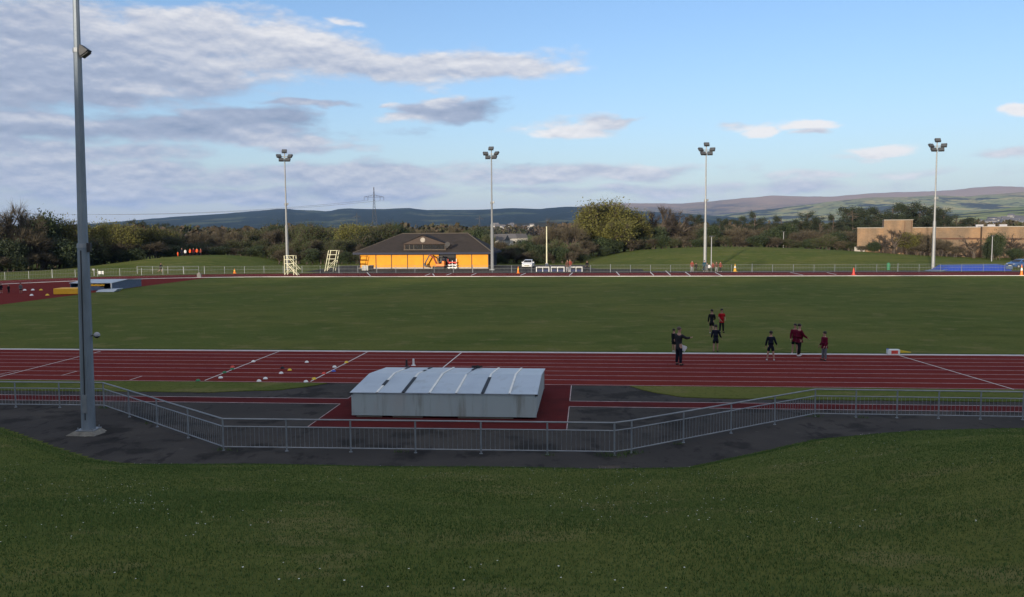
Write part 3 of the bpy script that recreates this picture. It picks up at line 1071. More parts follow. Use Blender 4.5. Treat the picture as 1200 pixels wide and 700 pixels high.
x, y, t = blades(900000, -24, 24, -0.10, 23, 0, 0, 0)
n = len(x)
gz = np.array([ground_z(a, b) for a, b in zip(x, y)])
patch = np.array([mnoise.noise(Vector((a * 0.6, b * 0.6, 1))) for a, b in zip(x, y)])
hgt_ = rng.uniform(0.016, 0.036, n) * np.where(t < 1.75, 1.7, 1.0) * (1 + 0.5 * patch)
wd = rng.uniform(0.003, 0.006, n) * (1 + y / 18)
an = rng.uniform(0, 2 * math.pi, n)
la = rng.uniform(0, 2 * math.pi, n)
le = rng.uniform(0.1, 0.8, n) * hgt_
vv = np.empty((n, 3, 3))
vv[:, 0] = np.stack([x - np.cos(an) * wd, y - np.sin(an) * wd, gz - 0.004], 1)
vv[:, 1] = np.stack([x + np.cos(an) * wd, y + np.sin(an) * wd, gz - 0.004], 1)
vv[:, 2] = np.stack([x + np.cos(la) * le, y + np.sin(la) * le, gz + hgt_], 1)


def np_mesh(name, verts, nper):
    me = bpy.data.meshes.new(name)
    nv = len(verts)
    nf = nv // nper
    me.vertices.add(nv)
    me.vertices.foreach_set('co', np.ascontiguousarray(verts, dtype=np.float32).ravel())
    me.loops.add(nv)
    me.loops.foreach_set('vertex_index', np.arange(nv, dtype=np.int32))
    me.polygons.add(nf)
    me.polygons.foreach_set('loop_start', np.arange(0, nv, nper, dtype=np.int32))
    me.polygons.foreach_set('loop_total', np.full(nf, nper, dtype=np.int32))
    me.update(calc_edges=True)
    return me


tag(link('grass', np_mesh('grass', vv.reshape(-1, 3), 3), M['blade']), 'short mown grass covering the near bank', 'grass', kind='stuff')
# daisies
x = rng.uniform(-20, 22, 2600)
y = rng.uniform(7, 27, 2600)
cl = np.array([mnoise.noise(Vector((a * 0.22, b * 0.22, 9))) for a, b in zip(x, y)])
vd = []
for a, b, c in zip(x, y, cl):
    if c + rng.uniform(-0.15, 0.3) < 0.22 or abs(a) > 0.66 * b or edge_y(a) - b < 0.5:
        continue
    z = ground_z(a, b) + 0.045
    r = rng.uniform(0.006, 0.0115)
    vd += [(a + r * math.cos(k * math.pi / 3), b + r * math.sin(k * math.pi / 3), z - 0.3 * r * math.sin(k * math.pi / 3) * 0) for k in range(6)]
tag(link('daisies', np_mesh('daisies', np.array(vd), 6), M['daisy']), 'tiny white daisies scattered in the near grass', 'flowers', kind='stuff')
# low fringe of turf on the strips and the near edge of the infield
x = rng.uniform(-32, 32, 60000)
v = rng.uniform(V_NEAR + 0.08, V_NEAR + 0.5, 60000)
hh = rng.uniform(0.02, 0.07, 60000)
base = np.stack([x * UX.x + v * VX.x, x * UX.y + v * VX.y, np.zeros(60000)], 1)
w_ = 0.02
vv = np.stack([base + [-w_, 0, 0], base + [w_, 0, 0], base + np.stack([rng.uniform(-.03, .03, 60000), rng.uniform(-.03, .03, 60000), hh], 1)], 1)
tag(link('grass_fringe', np_mesh('grass_fringe', vv.reshape(-1, 3), 3), M['blade']), 'longer grass along the inside of the white kerb', 'grass', kind='stuff')

# ------------------------------------------------------------------ near floodlight mast
mp0 = P(104, 508)
t = thing('floodlight_mast', 'tall octagonal grey steel floodlight mast on the tarmac path, nearest to the camera', 'floodlight', (mp0.x, mp0.y, 0))
t.rotation_euler = (0, R(1.0), 0)
b = MB()
ph = math.pi / 8
b.tube((0, 0, 0.16), (0, 0, 6.4), 0.225, 0.182, 8, phase=ph)
b.tube((0, 0, 6.4), (0, 0, 12.75), 0.158, 0.122, 8, phase=ph)
b.tube((0, 0, 12.75), (0, 0, 19.5), 0.105, 0.070, 8, phase=ph)
b.build('pole', M['galvpole'], t)
for z, r in ((6.38, 0.20), (12.75, 0.145)):
    b = MB()
    b.tube((0, 0, z - 0.09), (0, 0, z + 0.05), r, r * 0.97, 8, phase=ph)
    b.build('collar', M['galv'], t)
b = MB()
b.tube((0, 0, 0.0), (0, 0, 0.035), 0.54, 0.52, 8, phase=0.2)
b.add([(-.58, -.44, .0), (.42, -.46, .0), (.46, .38, .0), (-.5, .42, .0), (-.36, -.3, .13), (.3, -.32, .13), (.32, .28, .13), (-.34, .3, .13)],
      [(3, 2, 1, 0), (4, 5, 6, 7), (0, 1, 5, 4), (1, 2, 6, 5), (2, 3, 7, 6), (3, 0, 4, 7)])
b.build('concrete_footing', M['concrete'], t, bevel=0.02)
b = MB()
b.box((0, 0, 0.145), (0.60, 0.60, 0.03))
for sx in (-1, 1):
    for sy in (-1, 1):
        b.tube((sx * .24, sy * .24, .13), (sx * .24, sy * .24, .24), .022, .022, 6)
b.build('base_plate', M['galv'], t)
b = MB()
b.box((0.0, -0.222, 1.05), (0.15, 0.03, 0.62), mat=Matrix.Rotation(R(-0.4), 3, 'X'))
b.build('access_door', M['galv'], t)


def small_flood(z, dx, name):
    br = MB()
    br.box((0.16, -0.05, z), (0.16, 0.07, 0.07))
    o = br.build(name, M['lampbody'], t)
    l_ = MB()
    l_.prism([(0.16, -.17, z + .16), (0.42, -.17, z - .02), (0.38, -.17, z - .08), (0.15, -.17, z - .25), (0.11, -.17, z - .07)], (0, .30, 0))
    l_.build('lamp_housing', M['lampbody'], o, bevel=0.015)
    g_ = MB()
    g_.prism([(0.40, -.15, z - .085), (0.175, -.15, z - .25), (0.18, -.15, z - .262), (0.41, -.15, z - .095)], (0, .26, 0))
    g_.build('lamp_lens', M['lampglass'], o)


small_flood(12.75, 0, 'bracket_lamp')
b = MB()
b.box((0.225, -0.04, 6.30), (0.11, 0.16, 0.30))
b.build('junction_box', M['black'], t, bevel=0.01)
b = MB()
b.tube((0.0, -0.215, 0.5), (0.0, -0.18, 6.2), 0.017, 0.017, 6)
b.build('cable_conduit', M['black'], t)
b = MB()
b.tube((0.18, 0, 3.33), (0.34, 0, 3.36), 0.018, 0.018, 6)
cb = b.build('added_ball_bracket', M['black'], t)
b = MB()
b.ball((0.375, -0.01, 3.36), 0.105, 16, 10)
dm = b.build('mast_ball', M['c_lightgrey'], cb, True)  # round ball beside the mast, hung on an added bracket
dm.data.materials.append(M['black'])
for p in dm.data.polygons:
    if p.center.z < 3.325 or (p.center.x < 0.345 and p.center.z < 3.37 and p.center.y < -0.03):
        p.material_index = 1


def flood_head(parent, z, s=1.0):
    b_ = MB()
    b_.tube((0, 0, z - 0.5), (0, 0, z + 1.35), 0.11 * s, 0.09 * s, 8)
    b_.box((0, 0, z + 0.35), (1.9 * s, 0.12, 0.10))
    b_.box((0, 0, z - 0.25), (1.5 * s, 0.12, 0.10))
    hd_ = b_.build('lamp_frame', M['lightpole'], parent)
    for x_, z_, q in ((-1.05, 0.42, 30), (1.05, 0.42, -30), (-0.62, -0.2, 12), (0.62, -0.2, -12), (0.0, 1.25, 0)):
        l_ = MB()
        Mx = Matrix.Rotation(R(q), 3, 'Z') @ Matrix.Rotation(R(-38), 3, 'X')
        l_.box((x_ * s, -0.22, z + z_), (0.95 * s, 0.32, 0.72 * s), mat=Mx)
        lo = l_.build('flood_lamp', M['lampbody'], parent, bevel=0.04)
        g_ = MB()
        off = Mx @ Vector((0, -0.175, 0))
        g_.box((x_ * s + off.x, -0.22 + off.y, z + z_ + off.z), (0.84 * s, 0.02, 0.60 * s), mat=Mx)
        g_.build('lamp_lens', M['lampglass'], lo)
    return hd_


flood_head(t, 19.3)

# ------------------------------------------------------------------ near steel railing (one continuous run)
RA = [(-330, 446.5, 474), (122, 449.8, 478.5), (262, 491, 528), (720, 496.5, 534), (740, 494.5, 531.0), (955, 457.5, 488.5), (1560, 466, 498)]
pts = [P(a, c) for a, _, c in RA]
RH = 1.0
t = thing('guard_railing', 'long galvanised steel guard railing with vertical bars stepping out round the landing bed', 'railing', (0, 0, 0))
npost = [9, 4, 6, 1, 4, 12]
rails_t, rails_m, rails_b = MB(), MB(), MB()
done = set()
for k, (a, b_) in enumerate(zip(pts, pts[1:])):
    a = Vector((a.x, a.y, 0)); b_ = Vector((b_.x, b_.y, 0))
    seg = npost[k]
    d = (b_ - a)
    sidev = Vector((-d.y, d.x, 0)).normalized()
    for z, mb_, w in ((RH, rails_t, 0.05), (RH * 0.76, rails_m, 0.04), (0.12, rails_b, 0.04)):
        mb_.tube(a + Vector((0, 0, z)), b_ + Vector((0, 0, z)), w / 2, w / 2, 8)
    for i in range(seg + (1 if k == len(npost) - 1 else 0)):
        p = a.lerp(b_, i / seg)
        pb_ = MB()
        pb_.tube(p, p + Vector((0, 0, RH + 0.012)), 0.027, 0.027, 8)
        pb_.tube(p, p + Vector((0, 0, 0.015)), 0.055, 0.05, 8)
        pb_.build('post', M['galv'], t)
        if i < seg:
            q = a.lerp(b_, (i + 1) / seg)
            nb = max(2, int((q - p).length / 0.135))
            bars = MB()
            for j in range(1, nb):
                c = p.lerp(q, j / nb)
                bars.tube(c + Vector((0, 0, 0.12)), c + Vector((0, 0, RH * 0.76)), 0.006, 0.006, 5, cap=False)
            bars.build('bar_panel', M['galv'], t)
rails_t.build('top_rail', M['galv'], t)
rails_m.build('middle_rail', M['galv'], t)
rails_b.build('bottom_rail', M['galv'], t)

# ------------------------------------------------------------------ landing bed with its sheet metal cover
fl, fr = P(412.3, 489.5), P(628.8, 492.0)
ful, fvl = toUV(fl)
fur, fvr = toUV(fr)
fv = (fvl + fvr) / 2
W = fur - ful
Dp = 5.5
base = UV(ful, fv)
t = thing('landing_bed_cover', 'large grey sheet metal cover over the landing bed with a low pitched seven panel roof', 'landing bed cover', (base.x, base.y, 0.009), -PSI)
EH, RHT = 0.93, 1.13
b = MB(); b.box((W / 2, 0.0, 0.08 + (EH - 0.08) / 2), (W, 0.04, EH - 0.08)); b.build('front_wall', M['coverwall'], t)
b = MB(); b.box((W / 2, Dp, 0.08 + (EH - 0.08) / 2), (W, 0.04, EH - 0.08)); b.build('rear_wall', M['coverwall'], t)
for xx in (0.02, W - 0.06):
    b = MB()
    b.prism([(xx, 0.022, 0.08), (xx, Dp - 0.022, 0.08), (xx, Dp - 0.022, EH), (xx, Dp / 2, RHT - 0.01), (xx, 0.022, EH)], (0.04, 0, 0))
    b.build('end_wall', M['coverwall'], t)
NPN = 7
pw = W / NPN
ov = 0.07
for i in range(NPN):
    x0 = i * pw + (0.02 if i else -0.04)
    x1 = (i + 1) * pw - (0.02 if i < NPN - 1 else -0.04)
    dz = 0.005 * ((i * 7) % 3 - 1)
    b = MB()
    b.prism([(x0, -ov, EH - 0.02 + 0.025 + dz * .5), (x0, Dp / 2, RHT + 0.025 + dz), (x0, Dp + ov, EH - 0.02 + 0.025 + dz * .5), (x0, Dp + ov, EH - 0.02), (x0, Dp / 2, RHT), (x0, -ov, EH - 0.02)], (x1 - x0, 0, 0))
    b.build('roof_panel', M['coverroof'], t)


def roofz(y):
    return EH - 0.02 + (RHT - EH + 0.02) * (1 - abs(y - Dp / 2) / (Dp / 2 + ov)) + 0.02


def joint(i, ya, yb, m_, w=0.075, lift=0.018):
    b_ = MB()
    for q0, q1 in (((ya, min(yb, Dp / 2))), ((max(ya, Dp / 2), yb))):
        if q1 > q0 + 0.01:
            b_.bar((i * pw, q0, roofz(q0) + lift), (i * pw, q1, roofz(q1) + lift), w, 0.03)
    b_.build('joint_strip', M[m_], t)


joint(1, -0.07, 0.85, 'strip'); joint(1, 0.86, 1.6, 'rubber', 0.11, 0.025); joint(1, 1.61, 4.6, 'strip'); joint(1, 4.61, Dp + .06, 'rubber', 0.09)
joint(2, -0.07, 2.1, 'rubber', 0.12); joint(2, 2.11, 3.6, 'strip'); joint(2, 3.61, 4.2, 'rubber', 0.09); joint(2, 4.9, Dp + .05, 'rubber', 0.10)
joint(3, -0.07, Dp + .06, 'strip')
joint(4, -0.07, 2.6, 'strip'); joint(4, 4.4, Dp + .05, 'rubber', 0.10)
joint(5, -0.07, 2.2, 'rubber', 0.12); joint(5, 2.21, Dp + .04, 'strip')
joint(6, -0.07, Dp + .06, 'strip')
for x0, x1, y0 in ((0.15, 1.1, .12), (1.5, 2.6, .12), (3.9, 5.9, .12), (.3, W - .3, Dp - .3)):
    b = MB()
    b.box(((x0 + x1) / 2, y0, 0.04), (x1 - x0, 0.14, 0.075))
    b.build('timber_skid', M['timber'], t)
# seams on the front wall
for i in range(1, NPN):
    b = MB()
    b.box((i * pw, -0.025, 0.08 + (EH - .12) / 2), (0.03, 0.012, EH - 0.14))
    b.build('wall_seam', M['coverwall'], t)
for x_, m_ in ((0.0, 'black'), (W, 'black')):
    b = MB()
    b.box((x_, -0.035, EH - 0.05), (0.10, 0.05, 0.06))
    b.build('corner_bracket', M[m_], t)
b = MB()
cx, cy = 4.05 * pw, Dp - 0.15
random.seed(3)
pr = None
for k in range(26):
    a_ = k * 0.55
    q = Vector((cx + (0.06 + 0.005 * k) * math.cos(a_) * 1.3, cy - 0.1 + 0.12 * math.sin(a_), roofz(Dp - .3) + 0.05 + 0.03 * (k % 3)))
    if pr is not None:
        b.tube(pr, q, 0.026, 0.026, 5)
    pr = q
st = b.build('coiled_strap', M['rubber'])
st.matrix_world = Matrix.Translation((base.x, base.y, 0.009)) @ Matrix.Rotation(-PSI, 4, 'Z')
tag(st, 'tangled black strap lying on the back edge of the metal cover roof', 'strap')
# two small upright posts behind the cover
for px, py, m_, lab, nm, hh_ in ((476.5, 429.5, 'black', 'short black marker post standing on the track behind the metal cover', 'marker_post', .34),
                                 (484.6, 428.5, 'white', 'short white marker post standing on the track behind the metal cover', 'marker_post', .34)):
    p = P(px, py, 0.01)
    b = MB()
    b.tube((0, 0, 0), (0, 0, 0.03), 0.12, 0.10, 10)
    b.tube((0, 0, 0.03), (0, 0, hh_), 0.055, 0.045, 8)
    o = b.build(nm, M[m_])
    o.location = (p.x, p.y, 0.011)
    tag(o, lab, 'marker post')

# ------------------------------------------------------------------ training discs on the near straight
discs = [(297, 424.3, 'white', 'white disc on the left slanting line, nearest the kerb'), (272.5, 430.8, 'redplastic', 'red disc on the left slanting line'),
         (272, 433.3, 'greenplastic', 'green disc on the left slanting line beside the red one'), (263, 437.3, 'greenplastic', 'dark green disc lower on the left slanting line'),
         (258.6, 443.3, 'white', 'white disc just right of the lower end of the left slanting line'), (232, 446.7, 'greenplastic', 'bright green disc at the foot of the left slanting line'),
         (303.5, 447.2, 'white', 'white disc on the turf edge between the slanting lines, lower of two'), (311, 444.3, 'white', 'white disc between the slanting lines, upper of the two near the turf'),
         (329.5, 438, 'white', 'white disc mid lane left of a yellow disc'), (339.5, 434.3, 'yellowplastic', 'yellow disc mid lane between the two slanting lines'),
         (331, 432, 'c_charcoal', 'dark disc mid lane above a white disc'), (359.5, 425, 'white', 'white disc alone in the upper lanes left of the cover'),
         (358.5, 448, 'white', 'white disc at the corner of turf and tarmac'), (368, 444.7, 'yellowplastic', 'yellow disc on the lower end of the right slanting line'),
         (379.5, 438.4, 'redplastic', 'red disc on the right slanting line'), (391, 435.6, 'blueplastic', 'blue disc on the right slanting line below a white one'),
         (392, 430.7, 'white', 'white disc on the right slanting line'), (406, 425.3, 'yellowplastic', 'yellow disc on the upper right slanting line')]
for px, py, m_, lab in discs:
    p = P(px, py, 0.01)
    prof = [(0.108, 0.0), (0.105, 0.016), (0.088, 0.045), (0.06, 0.076), (0.035, 0.086), (0.03, 0.08)]
    b = MB()
    sg = 14
    b.add([(r * math.cos(2 * math.pi * i / sg), r * math.sin(2 * math.pi * i / sg), z) for r, z in prof for i in range(sg)],
          [(j * sg + i, j * sg + (i + 1) % sg, (j + 1) * sg + (i + 1) % sg, (j + 1) * sg + i) for j in range(len(prof) - 1) for i in range(sg)])
    o = b.build('marker_disc', M[m_], smooth_=True)
    o.location = (p.x, p.y, 0.015)
    tag(o, lab, 'marker disc', 'training marker discs on the near straight')

# small box and pennant on the grass by the kerb
p = P(1046.5, 415.4)
t = thing('hurdle_box', 'small white and red box standing on the turf just inside the kerb at right', 'box', (p.x, p.y, 0.0), -PSI)
b = MB(); b.box((0, 0, 0.14), (0.62, 0.30, 0.26)); b.build('box_body', M['white'], t, bevel=0.01)
b = MB(); b.box((0.03, -0.156, 0.13), (0.34, 0.012, 0.18)); b.build('red_panel', M['redplastic'], t)
b = MB(); b.box((-0.28, 0, 0.285), (0.10, 0.10, 0.04)); b.build('carry_handle', M['blueplastic'], t)
p = P(1052, 414.0)
b = MB()
b.prism([(0, 0, 0.02), (0, 0, 0.20), (0.72, 0, 0.06), (0.74, 0, 0.03)], (0, 0.06, 0))
o = b.build('pennant', M['yellowplastic'])
o.location = (p.x, p.y, 0.0)
tag(o, 'yellow green pennant lying beside the white and red box', 'pennant')

p = P(720, 556.5, 0.3)
p = Vector((p.x, edge_y(p.x) - 0.35, 0))
b = MB(); b.box((0, 0, 0.03), (0.62, 0.42, 0.14)); b.box((0, 0, 0.105), (0.5, 0.32, 0.014))
o = b.build('drain_cover', M['bark'], bevel=0.01)
o.location = (p.x, p.y, ground_z(p.x, p.y) - 0.02)
tag(o, 'small concrete drain cover in the grass edge below the railing corner', 'drain cover')

# weeds at the feet of the railing posts
wr = np.random.default_rng(31)
wv_ = []
for k_, (c_, n_, sp_) in enumerate([(pts[1], 60, .16), (pts[3], 160, .28), (pts[4], 90, .2), (pts[5], 60, .16), (pts[2], 50, .14), (P(470, 530), 24, .1), (P(642, 534), 30, .1), (P(172, 497), 24, .1), (P(795, 521), 24, .1), (P(1010, 490), 30, .12)]):
    for q_ in range(n_):
        x_, y_ = c_.x + wr.normal(0, sp_), c_.y + wr.normal(0, sp_ * .5)
        h_ = wr.uniform(.03, .14)
        a_ = wr.uniform(0, 6.28)
        w_ = wr.uniform(.006, .012)
        wv_ += [(x_ - w_ * math.cos(a_), y_ - w_ * math.sin(a_), .004), (x_ + w_ * math.cos(a_), y_ + w_ * math.sin(a_), .004), (x_ + wr.normal(0, .04), y_ + wr.normal(0, .04), h_)]
tag(link('weeds', np_mesh('weeds', np.array(wv_), 3), M['blade']), 'small weeds growing at the feet of the railing posts', 'weeds', kind='stuff')

# ------------------------------------------------------------------ far floodlight masts
FM = 'floodlight masts along the far straight'
mast0 = None
for px, pyb, pyt, lab in ((337.2, 316.5, 186, 'slim pale floodlight mast beside the left cream step tower'),
                          (577, 316.5, 183, 'slim pale floodlight mast at the right corner of the clubhouse'),
                          (826, 316.5, 178.5, 'slim pale floodlight mast in front of the right mound, above the group of people'),
                          (1093.3, 316.5, 174, 'slim pale floodlight mast left of the long blue mat')):
    p = P(px, pyb)
    hgt0 = (pyb - pyt) / F_PX * p.y
    if mast0 is None:
        H0 = hgt0
        t = mast0 = thing('floodlight_mast', lab, 'floodlight', (p.x, p.y, 0), R(8), FM)
        b = MB()
        b.tube((0, 0, 0), (0, 0, H0 * 0.40), 0.28, 0.24, 8)
        b.tube((0, 0, H0 * 0.40), (0, 0, H0 * 0.58), 0.17, 0.155, 8)
        b.tube((0, 0, H0 * 0.58), (0, 0, H0), 0.125, 0.095, 8)
        b.build('pole', M['lightpole'], t)
        b = MB(); b.tube((0, 0, H0 * .575), (0, 0, H0 * .595), 0.26, 0.26, 8); b.box((0.25, 0, H0 * .59), (0.35, .25, .3)); b.build('collar', M['lightpole'], t)
        b = MB(); b.box((0, 0, 0.03), (0.9, 0.9, 0.06)); b.build('base_plate', M['galv'], t)
        flood_head(t, H0 - 0.2, 0.9)
    else:
        copy_thing(mast0, (p.x, p.y, 0), R(random.uniform(-25, 25)), lab, FM, scale=(1, 1, hgt0 / H0))

# ------------------------------------------------------------------ far fence following the oval
t = thing('perimeter_fence', 'long low wire fence on thin posts following the outside of the far straight', 'fence', (0, 0, 0))
off = RAD + TRACK_W + 1.9
path_pts = [UV(u, VC + off) for u in np.arange(112, U0, -3.1)]
for i in range(0, 26):
    a = math.pi / 2 + i * 3.1 / off
    path_pts.append(UV(U0 + off * math.cos(a), VC + off * math.sin(a)))
FH = 1.15
top, mid, low = MB(), MB(), MB()
for i, p in enumerate(path_pts):
    b = MB()
    tall = 1.0 if i % 7 else 1.12
    b.tube(p, p + Vector((0, 0, FH * tall)), 0.035 if i % 7 else 0.06, 0.035, 6)
    if i < 96:
        b.build('post', M['galv'], t)
    if i + 1 < len(path_pts):
        q = path_pts[i + 1]
        for mb_, z in ((top, FH), (mid, FH * 0.55), (low, 0.08)):
            mb_.tube(p + Vector((0, 0, z)), q + Vector((0, 0, z)), 0.016, 0.016, 5, cap=False)
top.build('top_rail', M['fence'], t); mid.build('middle_rail', M['fence'], t); low.build('bottom_rail', M['fence'], t)
ms = MB()
for p, q in zip(path_pts, path_pts[1:]):
    k = 14
    for j in range(k):
        c = p.lerp(q, j / k)
        ms.box(c + Vector((0, 0, FH * .5)), (0.012, 0.012, FH * .95))
ms.build('wire_mesh', M['fence'], t)

# short white rail in front of the left mound
t = thing('barrier_rail', 'short grey two bar barrier rail in front of the left mound', 'barrier', (0, 0, 0))
a, b_ = P(161, 321.2), P(233, 321.0)
a.z = b_.z = 0
for i in range(5):
    p = a.lerp(b_, i / 4)
    MB().tube(p, p + Vector((0, 0, 1.25)), 0.03, 0.03, 6).build('post', M['galv'], t)
for z in (1.22, 0.68):
    MB().tube(a + Vector((0, 0, z)), b_ + Vector((0, 0, z)), 0.022, 0.022, 6).build('rail', M['galv'], t)
p = P(233.5, 325.5)
b = MB(); b.box((0, 0, 0.3), (0.55, 0.4, 0.6)); b.box((0, 0, .66), (.3, .25, .14))
o = b.build('sand_box', M['stone'], bevel=0.04); o.location = (p.x, p.y, 0.01)
tag(o, 'small pale box beside the track under the end of the grey barrier', 'box')

# ------------------------------------------------------------------ cones
def cone(px, py, h, cols, lab, r=0.2):
    p = P(px, py, 0.01)
    t_ = thing('traffic_cone', lab, 'cone', (p.x, p.y, 0.014), 0.3, None)
    b_ = MB(); b_.box((0, 0, 0.03), (r * 2.1, r * 2.1, 0.06)); b_.build('cone_base', M[cols[0]], t_, bevel=0.01)
    b_ = MB(); b_.tube((0, 0, .06), (0, 0, h), r * 0.85, r * 0.16, 12); b_.build('cone_body', M[cols[0]], t_)
    b_ = MB(); b_.tube((0, 0, .06 + h * .42), (0, 0, .06 + h * .66), r * 0.52 + .02, r * 0.36 + .01, 12); b_.build('cone_sleeve', M[cols[1]], t_)


cone(607.3, 320.5, 1.05, ('orange', 'yellowplastic'), 'tall orange and yellow cone at the track edge in front of the white car', 0.20)
cone(861.3, 318.6, 1.2, ('yellowmat', 'white'), 'tall yellow and white cone to the right of the group of people', 0.28)
cone(1000.3, 322.6, 1.05, ('redplastic', 'redplastic'), 'plain red cone on the track edge below the brick building', 0.24)
cone(1197.0, 323.0, 1.5, ('orange', 'white'), 'orange and white cone at the far right beside the blue car', 0.22)
cone(275, 320.6, 0.75, ('orange', 'yellowplastic'), 'short orange cone on the far straight below the left mound', 0.25)
for px, py, m_, lab in ((29, 340.5, 'white', 'white dot disc on the red fan right of the grey child'), (38.5, 340.3, 'white', 'white disc on the red fan, middle one of the upper row'),
                        (48, 340.3, 'yellowplastic', 'yellow disc on the red fan left of the yellow mat'), (37, 346.5, 'white', 'white disc on the red fan, below the upper row'),
                        (55.5, 346.3, 'yellowplastic', 'flat yellow disc by the lower corner of the yellow mat')):
    p = P(px, py, 0.01)
    b = MB(); b.tube((0, 0, 0), (0, 0, 0.16), 0.22, 0.08, 12)
    o = b.build('marker_disc', M[m_]); o.location = (p.x, p.y, 0.012)
    tag(o, lab, 'marker disc', 'discs on the high jump fan')

# ------------------------------------------------------------------ clubhouse
cl = P(421.5, 315.2)
cr = P(572.5, 315.2)
cu0, cv = toUV(cl)
cu1, cv1 = toUV(cr)
cv = (cv + cv1) / 2
CW = cu1 - cu0
CD = 13.0
base = UV(cu0, cv)
t = thing('clubhouse', 'single storey clubhouse with orange wall panels and a brown hipped roof', 'clubhouse', (base.x, base.y, 0), -PSI)
kx = CW / 151.0
EZ = 2.72
b = MB(); b.box((CW / 2, CD / 2 + 0.12, EZ / 2), (CW - 0.1, CD - 0.24, EZ)); b.build('wall', M['navy'], t)
b = MB(); b.box((CW / 2, 0.10, 0.14), (CW, 0.24, 0.28)); b.build('plinth', M['stone'], t)
bays = [(2.2, 20), (20.8, 38.2), (39, 56.8), (57.7, 75.2), (76, 93.5), (113.5, 131), (131.8, 150)]
for x0, x1 in bays:
    b = MB(); b.box(((x0 + x1) / 2 * kx, 0.05, 0.28 + 1.13), ((x1 - x0) * kx, 0.14, 2.26)); b.build('orange_panel', M['orangewall'], t)
for x_ in (1.4, 20.4, 38.6, 57.25, 75.6, 113, 131.4, 150.4):
    b = MB(); b.box((x_ * kx, 0.015, 1.36), (0.13, 0.17, 2.70)); b.build('dark_pier', M['gable'], t)
b = MB(); b.box((103.3 * kx, 0.035, 1.25), (17.5 * kx, 0.10, 2.5)); o = b.build('entrance', M['opening_shade'], t)  # flush dark slab; the opening's shade is put into its colour
b = MB(); b.box((98.5 * kx, -0.03, 1.1), (0.9, 0.03, 2.1)); b.build('door', M['navy'], o)
b = MB(); b.box((107.5 * kx, -0.03, 1.1), (1.3, 0.03, 1.7)); b.build('window_pane', M['darkglass'], o)
# hipped roof
OV = 0.75
rx0, rx1 = 42.5 * kx, 121.0 * kx
RZ = 6.15
e0 = [(-OV, -OV, EZ + .12), (CW + OV, -OV, EZ + .12), (CW + OV, CD + OV, EZ + .12), (-OV, CD + OV, EZ + .12)]
b = MB()
b.add(e0 + [(rx0, CD / 2, RZ), (rx1, CD / 2, RZ)], [(0, 1, 5, 4), (2, 3, 4, 5), (1, 2, 5), (3, 0, 4), (3, 2, 1, 0)])
roof = b.build('roof', M['rooftile'], t)
b = MB(); b.box((CW / 2, -OV - 0.03, EZ + 0.0), (CW + 2 * OV, 0.06, 0.34)); b.box((CW / 2, CD + OV + .03, EZ + 0.0), (CW + 2 * OV, 0.06, 0.34))
b.box((-OV - .03, CD / 2, EZ), (.06, CD + 2 * OV + .12, .34)); b.box((CW + OV + .03, CD / 2, EZ), (.06, CD + 2 * OV + .12, .34))
b.build('fascia', M['navy'], t)
b = MB(); b.box((CW / 2, -OV / 2, EZ + .06), (CW + 2 * OV - .02, OV - .03, .05)); b.build('soffit', M['navy'], t)
b = MB()
Z3 = Vector((0, 0, .03))
b.tube(Vector(e0[1]) + Z3, Vector((rx1, CD / 2, RZ)) + Z3, 0.10, 0.10, 6)
b.tube(Vector(e0[0]) + Z3, Vector((rx0, CD / 2, RZ)) + Z3, 0.08, 0.08, 6)
b.tube(Vector((rx0, CD / 2, RZ)) + Z3, Vector((rx1, CD / 2, RZ)) + Z3, 0.08, 0.08, 6)
b.build('ridge_tile', M['ridge'], roof)


def roof_y(z):
    return -OV + (z - EZ - .12) / (RZ - EZ - .12) * (CD / 2 + OV)


# dormer with a window strip and round vent
dx0, dx1, dxa = 53 * kx, 102 * kx, 75.5 * kx
zb, zw, za = 3.20, 4.35, 5.95
fy = roof_y(zb) + 0.05
b = MB()
b.add([(dx0 - .3, fy - .3, zw - .05), (dx1 + .3, fy - .3, zw - .05), (dxa, fy - .3, za), (dxa, roof_y(za) + .5, za), (dx0 - .3, roof_y(zw) + .4, zw - .05), (dx1 + .3, roof_y(zw) + .4, zw - .05)],
      [(0, 2, 3, 4), (2, 1, 5, 3), (4, 5, 1, 0), (3, 5, 4)])
dr = b.build('dormer_roof', M['rooftile'], t)
b = MB(); b.prism([(dx0, fy, zb), (dx1, fy, zb), (dx1, fy, zw), (dx0, fy, zw)], (0, 2.4, 0)); dw = b.build('dormer_wall', M['gable'], t)
b = MB(); b.prism([(dx0 - .15, fy - .26, zw - .02), (dx1 + .15, fy - .26, zw - .02), (dxa, fy - .26, za - .12)], (0, 0.2, 0)); b.build('gable_board', M['gable'], t)
b = MB(); b.tube((dxa, fy - .33, 5.05), (dxa, fy - .26, 5.05), 0.42, 0.42, 20); b.build('round_vent', M['stone'], t)
wn = 9
wx0, wx1 = dx0 + .25, dx1 - .25
b = MB(); b.box(((wx0 + wx1) / 2, fy - .03, 3.83), (wx1 - wx0, 0.05, 0.80)); wo = b.build('window', M['darkglass'], t)
for i in range(wn + 1):
    if i in (1, 2, 4, 9, 0):
        b = MB(); b.box((wx0 + (wx1 - wx0) * i / wn, fy - .075, 3.83), (.09, .05, .84)); b.build('mullion', M['ridge'] if i in (1, 2, 4) else M['gable'], wo)
b = MB(); b.box(((wx0 + wx1) / 2, fy - .08, 3.38), (wx1 - wx0 + .5, .12, .10)); b.build('window_sill', M['ridge'], wo)
b = MB()
b.tube((104.5 * kx, fy - .1, 3.6), (104.5 * kx, fy - .1, 4.5), .06, .06, 6)
b.tube((104.5 * kx, fy - .1, 4.35), (104.6 * kx, fy - .85, 4.3), .12, .45, 12)
b.tube((103.9 * kx, fy - .1, 4.05), (103.2 * kx, fy - .75, 3.95), .10, .36, 12)
b.build('loudspeaker', M['black'], t)

